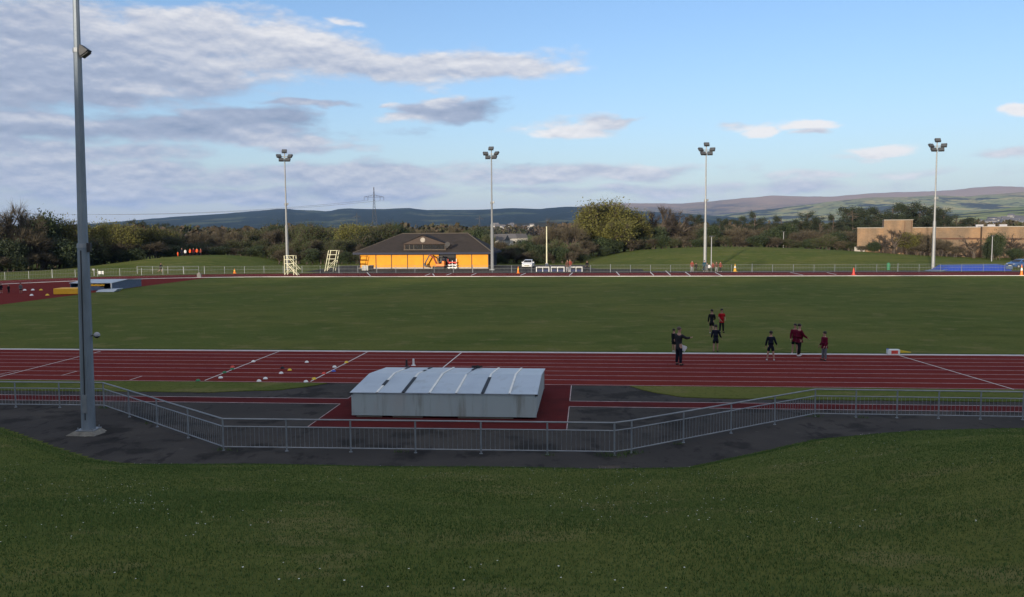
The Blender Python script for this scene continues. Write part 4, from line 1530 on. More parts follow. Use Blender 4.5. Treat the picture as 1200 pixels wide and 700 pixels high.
# ------------------------------------------------------------------ mini digger in front of the clubhouse
p = P(511, 316.2)
t = thing('mini_digger', 'small orange and black tracked digger with raised arm before the clubhouse', 'digger', (p.x, p.y + 2, 0.004), R(-8))
for s in (-1, 1):
    prof = []
    for i in range(16):
        a = 2 * math.pi * i / 16
        prof.append((0.62 * (1 if math.cos(a) > 0 else -1) + 0.24 * math.cos(a) + 0.55, s * 0.55 - 0.16, 0.25 + 0.24 * math.sin(a)))
    MB().prism(prof, (0, 0.32, 0)).build('track', M['rubber'], t)
b = MB(); b.box((0.65, 0, 0.72), (1.5, 1.2, 0.42)); b.prism([(0.95, -.6, .93), (1.42, -.6, .93), (1.40, -.6, 1.35), (1.05, -.6, 1.45)], (0, 1.2, 0)); b.build('body', M['orange'], t, bevel=0.05)
b = MB()
for x_, y_ in ((.15, -.5), (.15, .5), (.95, -.5), (.95, .5)):
    b.bar((x_, y_, .93), (x_ + .05, y_, 2.15), 0.08)
b.box((.6, 0, 2.18), (1.05, 1.15, .09)); b.box((.5, 0, 1.25), (.5, .5, .12)); b.box((.75, 0, 1.55), (.12, .5, .6))
b.build('cab_frame', M['black'], t)
b = MB(); b.bar((-.05, 0, .85), (-.55, 0, 2.0), .24, .24); b.bar((-.55, 0, 2.0), (-1.3, 0, 2.5), .22, .22); b.build('boom', M['c_rust'], t)
b = MB(); b.bar((-1.25, 0, 2.55), (-2.05, 0, 1.15), .18, .2); b.build('stick', M['black'], t)
b = MB(); b.prism([(-2.0, -.3, 1.2), (-2.35, -.3, .95), (-2.3, -.3, .5), (-1.85, -.3, .35), (-1.75, -.3, .55), (-2.0, -.3, .75)], (0, .6, 0)); b.build('bucket', M['black'], t)
b = MB(); b.box((-.62, 0, .28), (.08, 1.35, .42)); b.bar((-.55, 0, .3), (0, 0, .35), .25); b.build('dozer_blade', M['black'], t)
# stacked barriers by the door
p = P(529, 316.0)
t = thing('barrier_stack', 'white and red plastic barriers stacked beside the dark clubhouse entrance', 'barrier stack', (p.x, p.y + 2.2, 0.004), -PSI)
for k in range(3):
    b = MB(); b.box((0.05 * k, 0, 0.22 + 0.46 * k), (1.7 - .15 * k, 0.35, 0.16)); b.box((-.55 + .05 * k, 0, .08 + .46 * k), (.2, .42, .14)); b.box((.55, 0, .08 + .46 * k), (.2, .42, .14))
    b.build('barrier', M['white'] if k != 2 else M['redplastic'], t, bevel=0.02)
for x_ in (-.75, .0, .72):
    b = MB(); b.bar((x_, .1, 0), (x_, .1, 1.75 if x_ else 1.45), .09); b.build('upright', M['redplastic'] if x_ < 0 else M['white'], t)

# pale container and dark bin by the fence
p = P(428.5, 317.3)
t = thing('storage_crate', 'pale cage crate standing by the fence at the left clubhouse corner', 'crate', (p.x, p.y, 0.004), -PSI)
MB().box((0, 0, .42), (1.05, .8, .8)).build('crate_body', M['c_lightgrey'], t, bevel=.03)
b = MB()
for x_ in (-.5, 0, .5):
    b.box((x_, -.43, .45), (.06, .05, .9))
b.box((0, -.43, .88), (1.1, .06, .06)); b.build('crate_frame', M['cream'], t)
p = P(435.3, 317.3)
t = thing('wheelie_bin', 'small dark grey bin standing right of the pale crate', 'bin', (p.x, p.y, 0.004), -PSI)
MB().prism([(-.28, -.3, .08), (.28, -.3, .08), (.34, -.34, .85), (-.34, -.34, .85)], (0, .65, 0)).build('bin_body', M['c_charcoal'], t, bevel=.02)
MB().box((0, 0, .89), (.72, .74, .07)).build('lid', M['c_grey'], t, bevel=.02)
for s in (-1, 1):
    MB().tube((s * .3, .3, .1), (s * .36, .3, .1), .1, .1, 10).build('wheel', M['rubber'], t)

# ------------------------------------------------------------------ step towers
def step_tower(px, py, H_, w, lean, lab, ladder):
    p = P(px, py, 0.01)
    t_ = thing('step_tower', lab, 'step tower', (p.x, p.y, 0.01), R(-8))
    hw = w / 2
    for x_ in (-hw, hw):
        for y_, dx in ((0, 0), (1.1, 0)):
            b_ = MB(); b_.bar((x_, y_, 0), (x_ + lean, y_, H_), .09); b_.build('leg', M['cream'], t_)
    n_ = 5
    for k_ in range(n_):
        f = (k_ + 1) / n_
        b_ = MB(); b_.box((lean * f, .55, H_ * f - .03), (w, 1.15 if k_ in (2, 3) else .12, .07)); b_.build('step', M['cream'], t_)
    for y_ in (0, 1.1):
        b_ = MB(); b_.bar((-hw, y_, 0.1), (hw + lean * .5, y_, H_ * .55), .05); b_.build('brace', M['cream'], t_)
    if ladder:
        for y_ in (0.0, 0.8):
            b_ = MB(); b_.bar((hw * .2, y_ - 1.0, H_ * .58), (hw + 1.0, y_ - 1.0, 0), .08); b_.build('stair_rail', M['cream'], t_)
            b_ = MB(); b_.bar((hw * .2, y_ - 1.0, H_ * .95), (hw + 1.2, y_ - 1.0, .9), .05); b_.build('hand_rail', M['cream'], t_)
        for k_ in range(6):
            f = (k_ + .5) / 6
            b_ = MB(); b_.box((hw * .2 + f * (hw * .8 + 1.0), -.6, H_ * .58 * (1 - f)), (.26, .8, .05)); b_.build('stair_tread', M['cream'], t_)


step_tower(339.0, 322.5, 3.0, 1.45, 0.0, 'cream painted step tower with a side stair on the far straight, left of the two', True)
step_tower(385.5, 318.2, 3.5, 1.45, 0.75, 'cream painted leaning step tower left of the clubhouse, behind the fence', False)

# ------------------------------------------------------------------ white hurdle frames on blue mats
for px, w, lab in ((636.0, 15.5, 'low white frame on a blue mat, leftmost of the three by the far straight'),
                   (653.5, 16.0, 'low white frame on a blue mat, middle of the three by the far straight'),
                   (675.0, 15.0, 'low white frame on a blue mat, rightmost of the three by the far straight')):
    p = P(px, 318.6)
    wm = w / F_PX * p.y
    t = thing('white_frame', lab, 'frame', (p.x, p.y, 0.006), -PSI, 'white frames on blue mats')
    MB().box((0, .35, .17), (wm * 1.05, .9, .32)).build('blue_base', M['bluedark'], t, bevel=.04)
    MB().box((0, -.12, .74), (wm, .09, .12)).build('top_rail', M['white'], t)
    for q in (-.47, 0, .47):
        MB().box((wm * q, -.12, .35), (.11, .09, .7)).build('post', M['white'], t)


# ------------------------------------------------------------------ cars
def car(px, py, lab, paint, heading, extra=0.0):
    p = P(px, py)
    t_ = thing('parked_car', lab, 'car', (p.x, p.y + extra, 0.004), heading)
    # length along +Y (front at -Y)
    prof = [(-2.05, .35), (-2.1, .62), (-1.95, .82), (-1.05, .96), (-.35, 1.40), (.95, 1.45), (1.75, 1.05), (2.05, .95), (2.1, .45), (2.0, .28), (-1.95, .26)]

    def width(z):
        return .88 if z < .98 else .88 - (z - .98) * .55
    n_ = len(prof)
    b_ = MB()
    b_.add([(-width(z), y, z) for y, z in prof] + [(width(z), y, z) for y, z in prof],
           [tuple(range(n_)), tuple(range(2 * n_ - 1, n_ - 1, -1))] + [(i, n_ + i, n_ + (i + 1) % n_, (i + 1) % n_) for i in range(n_)])
    b_.build('body', M[paint], t_, bevel=.05)

    def panel(name, pts_, m_):
        b2 = MB(); b2.prism(pts_, (0, 0, 0.001)); return b2
    nrm = Vector((0, -.44, .70)).normalized() * .02
    b_ = MB(); b_.prism([Vector((-.72, -.99, 1.0)) + nrm, Vector((.72, -.99, 1.0)) + nrm, Vector((.60, -.42, 1.36)) + nrm, Vector((-.60, -.42, 1.36)) + nrm], nrm * .5); b_.build('windscreen', M['darkglass'], t_)
    for s in (-1, 1):
        b_ = MB(); b_.prism([(s * .885, -.75, 1.0), (s * .885, 1.5, 1.0), (s * .70, .85, 1.36), (s * .70, -.25, 1.34)], (s * .012, 0, .004)); b_.build('side_window', M['darkglass'], t_)
        b_ = MB(); b_.box((s * .66, -2.04, .68), (.34, .10, .16), rz=s * .25); b_.build('headlight', M['chrome'], t_, bevel=.02)
        b_ = MB(); b_.box((s * .98, -.72, 1.02), (.2, .12, .14)); b_.build('wing_mirror', M[paint], t_, bevel=.02)
        for y_ in (-1.3, 1.3):
            w_ = MB().tube((s * .70, y_, .31), (s * .90, y_, .31), .31, .31, 16).build('wheel', M['rubber'], t_)
            MB().tube((s * .90, y_, .31), (s * .915, y_, .31), .19, .17, 12).build('hub', M['chrome'], w_)
    MB().box((0, -2.105, .56), (.9, .03, .14)).build('grille', M['black'], t_)
    MB().box((0, -2.115, .42), (.52, .03, .11)).build('number_plate', M['plate'], t_)
    return t_


car(619.5, 315.0, 'white parked car facing the track behind the fence, right of the clubhouse', 'carwhite', R(-8), 3)
car(1203.5, 314.8, 'blue car partly cut off by the right edge, beside the long blue mat', 'carblue', R(-70), 2)

# ------------------------------------------------------------------ mats at the ends of the far field
p = P(1146, 318.0)
t = thing('crash_mat', 'long bright blue covered mat with sloping ends beyond the far straight', 'mat', (p.x, p.y, 0.005), -PSI)
MB().prism([(-5.6, 0, .02), (5.0, 0, .02), (4.4, .3, .82), (-4.3, .3, .72)], (0, 3.4, .1)).build('mat_cover', M['bluemat'], t, bevel=.08)
MB().prism([(-6.9, -.3, 0), (-5.3, -.3, 0), (-4.4, -.3, .3)], (0, 3.0, 0)).build('mat_flap', M['bluegrey'], t)
MB().box((4.5, -.05, .55), (.9, .25, .5)).build('pale_end_pad', M['bluegrey'], t)
p = P(76.7, 345.3)
b = MB()
wm = 28.5 / F_PX * p.y
b.box((0, .9, .33), (wm, 1.8, .65))
o = b.build('landing_mat', M['yellowmat'], bevel=.06); o.location = (p.x, p.y, 0.008)
tag(o, 'bright yellow landing mat on the red fan at left', 'mat')
p = P(88, 341.5)
b = MB(); b.prism([(-.9, 0, 0), (2.3, 0, 0), (2.3, 0, .55), (-.4, 0, .5)], (0, 3.0, 0.2))
o = b.build('landing_mat', M['bluegrey'], bevel=.06); o.location = (p.x + 0.1, p.y + 1.0, 0.008)
tag(o, 'low blue grey mat directly behind the bright yellow one', 'mat')
c0 = P(131.5, 340.6)
t = thing('landing_bed_cover', 'blue sided bed cover with pale roof and dark open end beside the red fan', 'landing bed cover', (c0.x, c0.y, 0.008), R(-1))
MB().prism([(-.08, 0, 0), (-.08, 7.6, 0), (-.08, 7.6, .85), (-.08, 3.8, 1.05), (-.08, 0, .85)], (.08, 0, 0)).build('side_wall', M['bluegrey'], t)
MB().prism([(-4.9, 0, 0), (-4.9, 7.6, 0), (-4.9, 7.6, .85), (-4.9, 3.8, 1.05), (-4.9, 0, .85)], (.08, 0, 0)).build('side_wall', M['bluegrey'], t)
MB().box((-2.45, 7.55, .42), (4.8, .08, .84)).build('rear_wall', M['bluegrey'], t)
MB().prism([(-5.0, -.1, .84), (-5.0, 3.8, 1.06), (-5.0, 7.7, .84), (-5.0, 7.7, .90), (-5.0, 3.8, 1.12), (-5.0, -.1, .90)], (5.1, 0, 0)).build('roof_sheet', M['coverroof'], t)
MB().box((-2.9, .08, .20), (3.8, .06, .38)).build('front_board', M['bluegrey'], t)
MB().box((-2.2, .03, .62), (2.6, .05, .20)).build('yellow_band', M['yellowmat'], t)
MB().box((-.05, -.06, .44), (.11, .11, .88)).build('corner_post', M['white'], t)
p = P(123, 342.5)
b = MB(); b.prism([(-1.1, 0, 0), (1.0, 0, 0), (1.25, .5, .32), (-1.0, .5, .22)], (0, 1.5, .0))
o = b.build('folded_mat', M['coverroof'], bevel=.05); o.location = (p.x, p.y, .008)
tag(o, 'folded pale blue mat lying in front of the dark open cover', 'mat')
# post and small board by the left bend
p = P(110.5, 323.5)
b = MB(); b.tube((0, 0, 0), (0, 0, .95), .06, .06, 8); b.box((-.05, 0, .98), (.35, .2, .25))
o = b.build('water_standpipe', M['c_lightgrey']); o.location = (p.x, p.y, .012)
tag(o, 'short pale post with a head beside the small white board at the bend', 'post')
p = P(118.5, 323.0)
t = thing('notice_board', 'small white board on short legs beside the left bend fence', 'board', (p.x, p.y, .012), R(10))
MB().box((0, 0, .45), (.75, .05, .48)).build('board_face', M['white'], t)
for s in (-1, 1):
    MB().box((s * .3, .04, .34), (.05, .05, .68)).build('leg', M['galv'], t)

# ------------------------------------------------------------------ slim poles
p = P(641.5, 312.5)
z = ground_z(p.x, p.y + 3)
t = thing('flag_pole', 'plain white pole standing behind the white frames right of the clubhouse', 'pole', (p.x, p.y + 3, z))
MB().tube((0, 0, 0), (0, 0, 7.3), .13, .09, 10).build('pole_shaft', M['cream'], t)
MB().tube((0, 0, 0), (0, 0, .5), .30, .26, 10).build('base_sleeve', M['c_lightgrey'], t)


def lamp_post(px, pyt, pyb, d, lab):
    a_, b2 = Q(px, pyb, d), Q(px, pyt, d)
    z_ = ground_z(a_.x, a_.y)
    hh = b2.z - z_
    t_ = thing('lamp_post', lab, 'lamp post', (a_.x, a_.y, z_))
    MB().tube((0, 0, 0), (0, 0, hh), .085, .06, 8).build('post_shaft', M['c_lightgrey'], t_)
    MB().box((0, 0, hh + .05), (.75, .28, .16)).build('lamp_head', M['lampbody'], t_, bevel=.03)


lamp_post(833.5, 277.5, 308, 146, 'thin grey lamp post just right of the third floodlight mast')
lamp_post(918, 272, 291, 205, 'thin grey lamp post rising behind the right mound before dark trees')
lamp_post(1162, 277, 306, 160, 'thin grey lamp post in front of the brick building at right')

# green striped bin post by fence at right
p = P(1045, 317.0)
b = MB(); b.tube((0, 0, 0), (0, 0, .9), .24, .28, 12); b.tube((0, 0, .9), (0, 0, 1.15), .30, .12, 12)
o = b.build('litter_bin', M['greenplastic']); o.location = (p.x, p.y + 1.2, .004)
tag(o, 'green litter bin with domed lid standing by the fence at right', 'bin')

# ------------------------------------------------------------------ brick building
D0 = 197.0
bl = Q(1004, 300, D0)
t = thing('brick_building', 'long flat roofed buff brick building with a raised block at left', 'building', (bl.x, bl.y, 0), R(-22))
sc = 0.179


def bx(n_, x0, x1, y0, y1, z0, z1, m_, par=None):
    b_ = MB(); b_.box(((x0 + x1) / 2, (y0 + y1) / 2, (z0 + z1) / 2), (x1 - x0, y1 - y0, z1 - z0))
    return b_.build(n_, M[m_], par or t)


w0 = bx('wall', 0, 31 * sc, 0, 16, 0, 6.55, 'brick')
bx('wall', 31 * sc + .003, 64 * sc, -1.2, 14, 0, 8.3, 'brick')
w2 = bx('wall', 64 * sc + .003, 140 * sc, .4, 26, 0, 6.55, 'brick')
w3 = bx('wall', 140 * sc + .003, 330 * sc, -2.5, 26, 0, 6.65, 'brick')
bx('lower_wall', -3 * sc, 9 * sc, -4.0, -.003, 0, 2.3, 'stone')
bx('string_course', 66 * sc, 139.9 * sc, .30, .397, 3.92, 4.25, 'c_brown', w2)
bx('string_course', 140.2 * sc, 329 * sc, -2.6, -2.503, 3.92, 4.2, 'c_brown', w3)
bx('coping', -.1, 31 * sc, -.12, 16.1, 6.552, 6.68, 'stone', w0)
bx('coping', 31 * sc - .05, 64 * sc + .1, -1.32, 14.1, 8.302, 8.42, 'stone')
bx('coping', 64 * sc + .12, 140 * sc, .28, 26.1, 6.552, 6.68, 'stone', w2)
bx('coping', 140 * sc + .004, 330 * sc, -2.62, 26.1, 6.652, 6.78, 'stone', w3)
for x_ in (63, 64.9):
    pass
for x_ in (85, 103, 118, 131):
    bx('pier', x_ * sc - .12, x_ * sc + .12, .1, .398, 0, 3.9, 'brick', w2)
for x_ in (152, 176, 200, 225, 250, 275, 300):
    bx('pier', x_ * sc - .12, x_ * sc + .12, -2.8, -2.502, 0, 3.9, 'brick', w3)
for x_ in (142, 155, 168):
    bx('roof_light', x_ * sc - .75, x_ * sc + .75, 5, 6.5, 6.66, 7.2, 'c_lightgrey')
for x_ in (55, 62.5):
    bx('downpipe', x_ * sc - .05, x_ * sc + .05, -1.32, -1.202, 0, 8.2, 'c_brown')

# ------------------------------------------------------------------ trees
def rotated(d, ang, azim):
    d = Vector(d).normalized()
    a = d.orthogonal().normalized()
    b = d.cross(a)
    side = a * math.cos(azim) + b * math.sin(azim)
    return (d * math.cos(ang) + side * math.sin(ang)).normalized()


def grow(seed, H=10.0, trunk=0.28, spread=38, kids=(4, 4, 3), ratio=0.62, up=0.22, stems=1, first=0.22, r0=0.22):
    rd = random.Random(seed)
    tb = MB()
    term = []

    def rec(p, d, l, r, lev):
        bend = rotated(d, rd.uniform(0, 0.22), rd.uniform(0, 6.28))
        mid = p + d * l * 0.5
        p2 = mid + bend * l * 0.5
        if lev <= 2:
            tb.tube(p, mid, r, r * .85, 6 if lev < 2 else 4, cap=False)
            tb.tube(mid, p2, r * .85, r * .62, 6 if lev < 2 else 4, cap=False)
        if lev >= 3:
            term.append((mid, p2, bend))
            if lev == 3:
                tb.tube(p, p2, .028, .012, 3, cap=False)
            return
        k = kids[lev]
        for i in range(k):
            f = rd.uniform(.45, 1.0) if i else 1.0
            q = p.lerp(mid, f * 2) if f < .5 else mid.lerp(p2, f * 2 - 1)
            ang = R(spread) * rd.uniform(.6, 1.35) * (0.5 if i == 0 else 1)
            nd = rotated(bend, ang, rd.uniform(0, 6.28) if lev else 6.28 * (i + rd.uniform(-.3, .3)) / k)
            nd = (nd + Vector((0, 0, up))).normalized()
            rec(q, nd, l * ratio * rd.uniform(.75, 1.25), r * .6, lev + 1)
    for s in range(stems):
        d = Vector((rd.uniform(-.35, .35), rd.uniform(-.35, .35), 1)).normalized() if stems > 1 else Vector((rd.uniform(-.06, .06), rd.uniform(-.06, .06), 1))
        b0 = Vector((rd.uniform(-.6, .6), rd.uniform(-.6, .6), -0.15)) if stems > 1 else Vector((0, 0, -.2))
        rec(b0, d, H * trunk, r0, 0)
    zmax = max(t_[1].z for t_ in term)
    return tb, term, zmax


def twigs(term, seed, n, ln, w, upb=.35):
    r_ = np.random.default_rng(seed)
    A = np.array([tuple(t_[0]) for t_ in term]); B = np.array([tuple(t_[1]) for t_ in term]); D = np.array([tuple(t_[2]) for t_ in term])
    k = len(term)
    i = np.repeat(np.arange(k), n)
    f = r_.uniform(0, 1, (k * n, 1))
    base = A[i] * (1 - f) + B[i] * f
    d = D[i] + r_.normal(0, .75, (k * n, 3)) + [0, 0, upb]
    d /= np.linalg.norm(d, axis=1, keepdims=True)
    L_ = ln * r_.uniform(.5, 1.3, (k * n, 1))
    s = np.cross(d, r_.normal(0, 1, (k * n, 3)))
    s /= np.linalg.norm(s, axis=1, keepdims=True)
    return np.stack([base - s * w, base + s * w, base + d * L_], 1).reshape(-1, 3)


def leaves(term, seed, n, size, sp):
    r_ = np.random.default_rng(seed)
    A = np.array([tuple(t_[0]) for t_ in term]); B = np.array([tuple(t_[1]) for t_ in term])
    k = len(term)
    i = np.repeat(np.arange(k), n)
    f = r_.uniform(0, 1.1, (k * n, 1))
    c = A[i] * (1 - f) + B[i] * f + r_.normal(0, sp, (k * n, 3))
    a = r_.normal(0, 1, (k * n, 3)); a /= np.linalg.norm(a, axis=1, keepdims=True)
    b = np.cross(a, r_.normal(0, 1, (k * n, 3))); b /= np.linalg.norm(b, axis=1, keepdims=True)
    s = size * r_.uniform(.5, 1.3, (k * n, 1))
    return np.stack([c - a * s, c + b * s * .55, c + a * s, c - b * s * .55], 1).reshape(-1, 3)


PROTO = {}


def proto(kind, seed, crown_parts, tb, zmax, bark):
    tm = tb.mesh('trunk')
    tm.materials.append(M[bark])
    crowns = []
    for nm, verts, nper, m_ in crown_parts:
        me = np_mesh(nm, verts, nper)
        me.materials.append(M[m_])
        crowns.append((nm, me))
    allv = np.concatenate([v for _, v, _, _ in crown_parts])
    PROTO.setdefault(kind, []).append((tm, crowns, float(np.percentile(allv[:, 2], 99.0)), float(np.percentile(np.hypot(allv[:, 0], allv[:, 1]), 97))))


for s in range(4):      # leafless brown tree
    tb, tm_, z = grow(100 + s, 10, .26, 40, (5, 5, 4), .66)
    proto('bare', s, [('crown', twigs(tm_, s, 26, 1.15, .022), 3, 'twig')], tb, z, 'bark')
for s in range(3):      # open dark oak
    tb, tm_, z = grow(140 + s, 10, .24, 50, (5, 4, 4), .66, up=.10, r0=.30)
    proto('oak', s, [('crown', twigs(tm_, s, 15, .95, .022, .1), 3, 'twigdark')], tb, z, 'bark')
for s in range(4):      # budding yellow green
    tb, tm_, z = grow(200 + s, 10, .20, 42, (6, 5, 4), .70, first=.1)
    proto('bud', s, [('crown', twigs(tm_, s, 10, 1.0, .02), 3, 'twig'), ('foliage', leaves(tm_, s, 80, .10, .45), 4, 'bud')], tb, z, 'bark')
for s in range(3):      # olive scrub
    tb, tm_, z = grow(300 + s, 10, .20, 40, (4, 4, 4), .72, stems=3, r0=.14)
    proto('scrub', s, [('crown', twigs(tm_, s, 12, 1.0, .025), 3, 'twig'), ('foliage', leaves(tm_, s, 34, .12, .5), 4, 'olive')], tb, z, 'bark')
for s in range(3):      # brown scrub
    tb, tm_, z = grow(330 + s, 10, .20, 40, (4, 4, 4), .72, stems=3, r0=.14)
    proto('brownscrub', s, [('crown', twigs(tm_, s, 26, 1.05, .026), 3, 'twig')], tb, z, 'bark')
for s in range(3):      # evergreen bush
    tb, tm_, z = grow(360 + s, 10, .16, 45, (5, 5, 4), .68, stems=2, r0=.14)
    proto('ivy', s, [('foliage', leaves(tm_, s, 80, .12, .45), 4, 'ivy')], tb, z, 'bark')
for s in range(4):      # dark pine : bare lower trunk, layered irregular plates
    rd = random.Random(400 + s)
    tb = MB()
    tb.tube((0, 0, -.2), (rd.uniform(-.3, .3), 0, 5), .28, .2, 7, cap=False)
    tb.tube((0, 0, 5), (rd.uniform(-.4, .4), .2, 9.6), .2, .06, 6, cap=False)
    tm_ = []
    for k in range(30):
        z = rd.uniform(2.6, 9.6)
        Lb = (1.1 + 2.4 * math.sin(math.pi * min(1, (10.2 - z) / 7.5)) ** .8) * rd.uniform(.6, 1.15)
        a = rd.uniform(0, 6.28)
        d = Vector((math.cos(a), math.sin(a), rd.uniform(.0, .45))).normalized()
        b0 = Vector((0, 0, z)); b1 = b0 + d * Lb
        tb.tube(b0, b1, .07, .02, 4, cap=False)
        for j in range(4):
            q = b0.lerp(b1, rd.uniform(.45, 1))
            tm_.append((q, q + Vector((rd.uniform(-.5, .5), rd.uniform(-.5, .5), rd.uniform(.1, .5))), Vector((0, 0, 1))))
    proto('pine', s, [('foliage', leaves(tm_, s, 66, .112, .33), 4, 'pine')], tb, 10, 'bark')

DESC = {'bare': 'leafless brown tree', 'oak': 'open dark leafless oak', 'bud': 'yellow green budding tree', 'scrub': 'olive green bushy tree',
        'brownscrub': 'brown twiggy bush', 'ivy': 'dark evergreen bush', 'pine': 'dark pine'}
NAME = {'bare': 'bare_tree', 'oak': 'oak_tree', 'bud': 'budding_tree', 'scrub': 'bushy_tree', 'brownscrub': 'twiggy_bush', 'ivy': 'evergreen_bush', 'pine': 'pine_tree'}
ORD = ['first', 'second', 'third', 'fourth', 'fifth', 'sixth', 'seventh', 'eighth', 'ninth', 'tenth', 'eleventh', 'twelfth', 'thirteenth', 'fourteenth', 'fifteenth', 'sixteenth', 'seventeenth', 'eighteenth', 'nineteenth', 'twentieth']
ZONES = [(-60, 96, 'left of the near floodlight mast'), (96, 206, 'between the near mast and the left mound crest'), (206, 330, 'behind the crest of the left mound'),
         (330, 420, 'behind the two step towers'), (420, 578, 'behind the clubhouse'), (578, 645, 'between clubhouse and white pole'),
         (645, 752, 'right of the white pole'), (752, 832, 'behind the third floodlight mast'), (832, 1002, 'between third mast and brick building'),
         (1002, 1150, 'by the raised block of the brick building'), (1150, 1400, 'near the right edge by the brick building')]
TREES = []


def tree(kind, px, pyt, d, wpx=None, pyb=None, var=None, label=None):
    """place a tree whose top shows at (px, pyt) at depth d; wpx = crown width in photo pixels"""
    TREES.append((kind, px, pyt, d, wpx, var, label))


rt_ = random.Random(11)
# left belt
for px, py, w, k in ((-40, 240, 70, 'bare'), (-14, 247, 60, 'bare'), (8, 243, 62, 'bare'), (30, 243, 52, 'bare'), (45, 255, 45, 'ivy'), (62, 262, 48, 'bare'), (24, 268, 56, 'brownscrub'),
                     (80, 259, 44, 'bud'), (93, 270, 40, 'bare'), (-25, 275, 60, 'ivy'), (5, 283, 52, 'ivy'), (48, 280, 54, 'brownscrub'), (75, 284, 46, 'ivy')):
    tree(k, px, py, rt_.uniform(150, 166) + px * .12, w)
for px, py, w, k in ((112, 263, 46, 'bud'), (130, 262, 46, 'bud'), (148, 264, 44, 'bud'), (166, 266, 42, 'bud'), (184, 270, 40, 'bud'), (198, 277, 34, 'scrub'), (120, 277, 48, 'bare'),
                     (142, 279, 44, 'brownscrub'), (100, 279, 42, 'scrub'), (160, 282, 40, 'scrub'), (178, 284, 38, 'brownscrub'), (105, 290, 40, 'ivy'), (130, 292, 40, 'ivy'), (150, 291, 40, 'ivy')):
    tree(k, px, py, rt_.uniform(168, 182) + (px - 100) * .1, w)
for px, py, w in ((156, 258, 22), (168, 260, 22), (178, 263, 20), (188, 262, 22), (199, 266, 20)):
    tree('pine', px, py, rt_.uniform(330, 350), w)
# behind the left mound
for i in range(17):
    px = 200 + i * 8.2
    tree(rt_.choice(('brownscrub', 'brownscrub', 'bare', 'scrub')), px, 271 + rt_.uniform(-2, 9), rt_.uniform(215, 250), rt_.uniform(30, 44))
for i in range(8):
    tree(rt_.choice(('bare', 'brownscrub', 'scrub')), 206 + i * 17, 283 + rt_.uniform(-3, 5), rt_.uniform(196, 208), rt_.uniform(26, 34))
# behind the step towers
for i in range(14):
    px = 318 + i * 9.2
    tree(rt_.choice(('scrub', 'scrub', 'scrub', 'bare', 'ivy', 'bud')), px, 266 + rt_.uniform(-2.5, 7), rt_.uniform(205, 245), rt_.uniform(32, 48))
for i in range(9):
    tree(rt_.choice(('scrub', 'ivy', 'bare', 'scrub')), 328 + i * 11.5, 281 + rt_.uniform(-4, 6), rt_.uniform(178, 190), rt_.uniform(28, 38))
# around the clubhouse
for px, py, w, k, d in ((447, 264, 40, 'scrub', 215), (457, 261.5, 34, 'bare', 230), (470, 265, 34, 'ivy', 222), (486, 267, 26, 'bare', 240), (532, 262, 20, 'bare', 250), (505, 269, 30, 'brownscrub', 250),
                        (548, 270, 30, 'scrub', 235), (562, 270, 26, 'ivy', 215), (571, 276, 22, 'scrub', 200)):
    tree(k, px, py, d, w)
for px, py, w, k, d in ((588, 283, 30, 'brownscrub', 182), (602, 285, 30, 'scrub', 178), (616, 283, 32, 'ivy', 180), (628, 278, 34, 'brownscrub', 184), (640, 266, 40, 'bare', 190), (632, 288, 30, 'ivy', 172),
                        (595, 292, 26, 'ivy', 174), (652, 259, 46, 'bare', 194), (668, 262, 40, 'bare', 190), (655, 282, 36, 'scrub', 180), (672, 285, 32, 'bare', 172), (640, 290, 26, 'scrub', 174), (606, 294, 24, 'scrub', 172), (622, 294, 26, 'scrub', 170)):
    tree(k, px, py, d, w)
tree('bud', 704, 237, 200, 66, label='large yellow green budding tree, the broadest and tallest right of the white pole')
tree('bud', 732, 246, 203, 52)
tree('bud', 686, 249, 205, 42)
tree('bud', 716, 258, 196, 60)
for px, py, w, k, d in ((748, 258, 40, 'bud', 205), (705, 280, 30, 'ivy', 192), (722, 282, 30, 'ivy', 192), (690, 282, 34, 'brownscrub', 186), (740, 280, 36, 'brownscrub', 196), (712, 290, 24, 'ivy', 188), (756, 279, 30, 'ivy', 200)):
    tree(k, px, py, d, w)
for px, py, w, k, d in ((762, 246, 36, 'oak', 212), (776, 240, 48, 'oak', 210), (797, 245, 40, 'oak', 214), (788, 262, 40, 'bare', 214), (770, 268, 34, 'ivy', 210), (806, 266, 34, 'brownscrub', 216), (820, 262, 32, 'bare', 220),
                        (757, 270, 34, 'bare', 206), (784, 277, 36, 'brownscrub', 208), (810, 276, 34, 'bare', 212), (826, 272, 30, 'brownscrub', 214)):
    tree(k, px, py, d, w)
for px, py, w, k, d in ((815, 252, 26, 'pine', 235), (843, 262, 26, 'pine', 240), (848, 256, 20, 'pine', 245), (866, 254, 22, 'pine', 250), (884, 249, 30, 'pine', 238), (896, 262, 30, 'pine', 235), (915, 254, 32, 'pine', 245), (930, 258, 34, 'pine', 238),
                        (947, 249, 34, 'pine', 244), (962, 256, 30, 'pine', 240), (976, 252, 30, 'pine', 240), (992, 246, 34, 'pine', 250), (872, 264, 26, 'pine', 236)):
    tree(k, px, py, d, w)
for i in range(19):
    px = 834 + i * 9.2
    tree(rt_.choice(('brownscrub', 'bare', 'brownscrub', 'bare', 'ivy')), px, 268 + rt_.uniform(-3, 8), rt_.uniform(210, 228), rt_.uniform(28, 40))
# pines behind the brick building
for px, py, w in ((1000, 243, 34), (1014, 243, 36), (1030, 245, 34), (1046, 241, 38), (1062, 238, 42), (1078, 241, 38), (1092, 243, 40), (1108, 246, 40), (1122, 252, 36), (1134, 259, 28), (1038, 252, 36), (1070, 250, 40), (1100, 254, 38), (1006, 254, 30), (1020, 257, 34)):
    tree('pine', px, py, rt_.uniform(232, 262), w)
